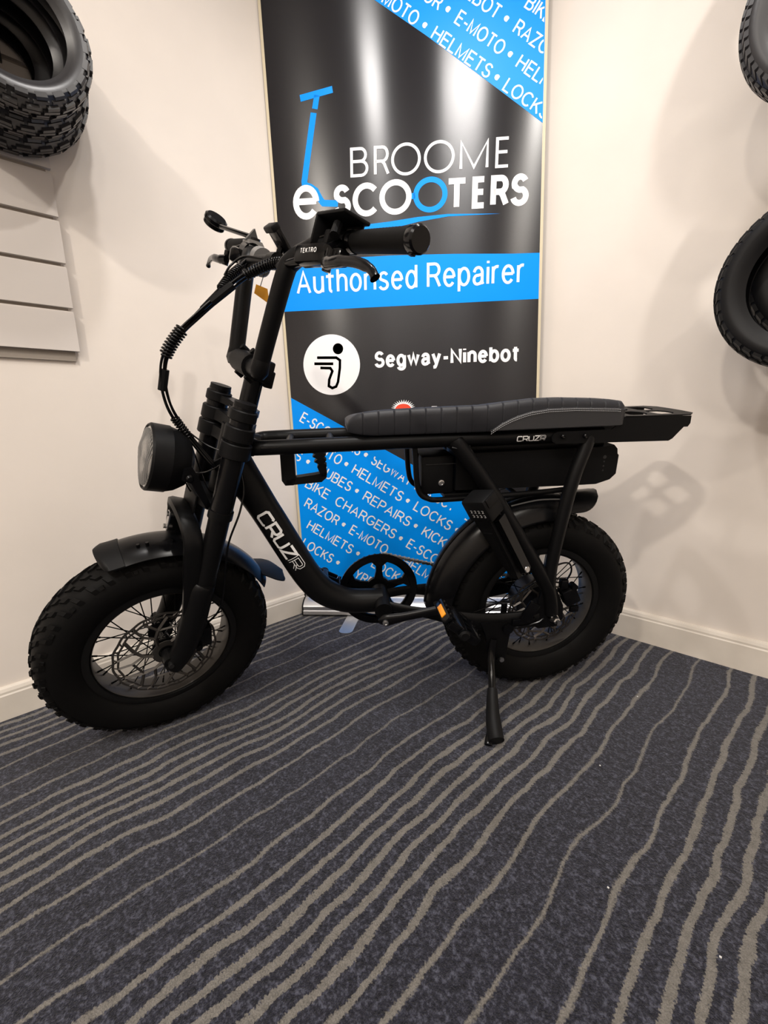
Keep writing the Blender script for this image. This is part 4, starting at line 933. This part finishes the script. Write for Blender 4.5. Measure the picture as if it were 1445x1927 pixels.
mb = KM(); mb.prism([(-.036, .846), (-.060, .846), (-.071, .820), (-.036, .829)], -.0005, .0005, lambda p, q, d: (p, d, q)); tg_ = mb.build('warning_tag', M['label'], hb, label='small orange warning tag')
mb = KM(); mb.tube([(-.045, 0, .845), (-.048, 0, .885)], .0008, 5); mb.build('tag_string', M['matte'], tg_)
mb = KM()
for z_ in (.840, .836): mb.ribbon([(-.042, z_), (-.058, z_)], .0012, lambda x, y: tuple(K(x, .0008, y)))
mb.build('tag_print', M['bblack2'], tg_, kind='stuff')
for pts_ in ([(-.062, .045, .905), (-.035, .0, .893), (-.012, -.03, .887), (.005, -.042, .865), (.015, -.036, .842)], [(-.045, .10, .892), (-.046, .14, .918), (-.056, .175, .934), (-.066, .20, .945)], [(-.070, .05, .900), (-.045, .06, .885), (-.03, .05, .878)]):
    mb = KM(); mb.tube(spline(pts_, 6), .0023, 7); mb.build('cable', M['gloss'], hb)

# cable bundles with spiral wrap
def bundle(pts, offs, r, name='cable'):
    for o in offs:
        mb = KM(); mb.tube(spline([V(p)+V(o)*(1 if 0 < i < len(pts)-1 else .3) for i, p in enumerate(pts)], 6), r, 7); mb.build(name, M['gloss'], hb)
main = [(-.052, .120, .898), (-.034, .060, .884), (-.015, .03, .862), (.004, .015, .838), (.030, .005, .798), (.060, .0, .752), (.085, .0, .712), (.102, .0, .665), (.099, .0, .620), (.082, .0, .575), (.056, .0, .540), (.020, .010, .505), (-.020, .025, .470), (-.050, .035, .455)]
bundle(main, [(.004, .004, .002), (-.005, .003, 0), (.002, -.005, -.002), (-.003, -.003, .005)], .0024)
far = [(-.060, -.130, .905), (-.030, -.080, .880), (0, -.050, .845), (.028, -.020, .800), (.058, -.004, .755), (.085, 0, .712)]
bundle(far, [(.003, .003, .002), (-.004, .002, 0), (.001, -.004, 0)], .0024)
def coil(pts, r, pitch, wr=.0022):
    sp = spline(pts, 14); Ls = [0]
    for a_, b_ in zip(sp, sp[1:]): Ls.append(Ls[-1]+(b_-a_).length)
    out = []; n = int(Ls[-1]/pitch*12); j = 0
    for i in range(n+1):
        l = Ls[-1]*i/n
        while j < len(Ls)-2 and Ls[j+1] < l: j += 1
        t = (l-Ls[j])/max(1e-9, Ls[j+1]-Ls[j]); p = sp[j]+(sp[j+1]-sp[j])*t; d = (sp[j+1]-sp[j]).normalized(); e1 = d.orthogonal().normalized(); 
        ref = V((0, 1, 0)); e1 = (ref-d*ref.dot(d)).normalized(); e2 = d.cross(e1); a_ = 2*pi*l/pitch
        out.append(p+(e1*cos(a_)+e2*sin(a_))*r)
    mb = KM(); mb.tube(out, wr, 6); mb.build('spiral_wrap', M['gloss'], hb, ang=80)
coil([(-.048, .095, .893), (-.034, .060, .884), (-.015, .03, .862), (-.005, .022, .850)], .0085, .0060, .0020)
coil([(-.020, -.068, .868), (0, -.050, .845), (.018, -.03, .816)], .0075, .0060, .0020)
coil([(.080, .0, .722), (.094, .0, .690), (.101, .0, .665)], .0105, .0060, .0024)
coil([(.066, .0, .551), (.052, .0, .537), (.030, .006, .515)], .0075, .0058, .0022)
for p_, q_, r_c in (((.098, 0, .640), (.096, 0, .600), .0085), ((.010, .012, .828), (.040, .004, .785), .0085), ((.020, -.026, .812), (.050, -.008, .768), .006)):
    mb = KM(); mb.tube([p_, q_], r_c, 10); mb.build('cable_connector', M['matte'], hb)
for p in ([(.056, 0, .54), (.02, .01, .49), (-.01, .03, .43), (-.03, .05, .40)], [(.056, 0, .54), (.005, .03, .515), (-.03, .06, .512), (-.05, .075, .512)], [(.036, .04, .452), (.0, .05, .460), (-.03, .06, .490)], [(.036, 0, .44), (.01, 0, .40), (-.01, -.01, .38)], [(.05, .0, .54), (.03, -.02, .45), (.0, -.04, .40)]):
    mb = KM(); mb.tube(spline(p, 6), .0017, 6); mb.build('cable', M['gloss'], bike)

# little bits of lint on the carpet
LINT = ((1.185, -.353, 'pale lint speck on the carpet below the hanging tyres and rear wheel'), (1.212, -.672, 'pale lint speck on the carpet just right of the kickstand foot'), (1.324, -.927, 'pale lint speck on the bare carpet in the middle foreground'), (1.468, -.916, 'pale lint speck on the carpet near the lower right corner'))
for x, y, lb in LINT:
    mb = MB(); mb.box((x, y, .0022), (.0028, .0020, .0016))
    tag(mb.build('lint_speck', M['lint']), lb, 'lint', 'lint specks on the carpet')
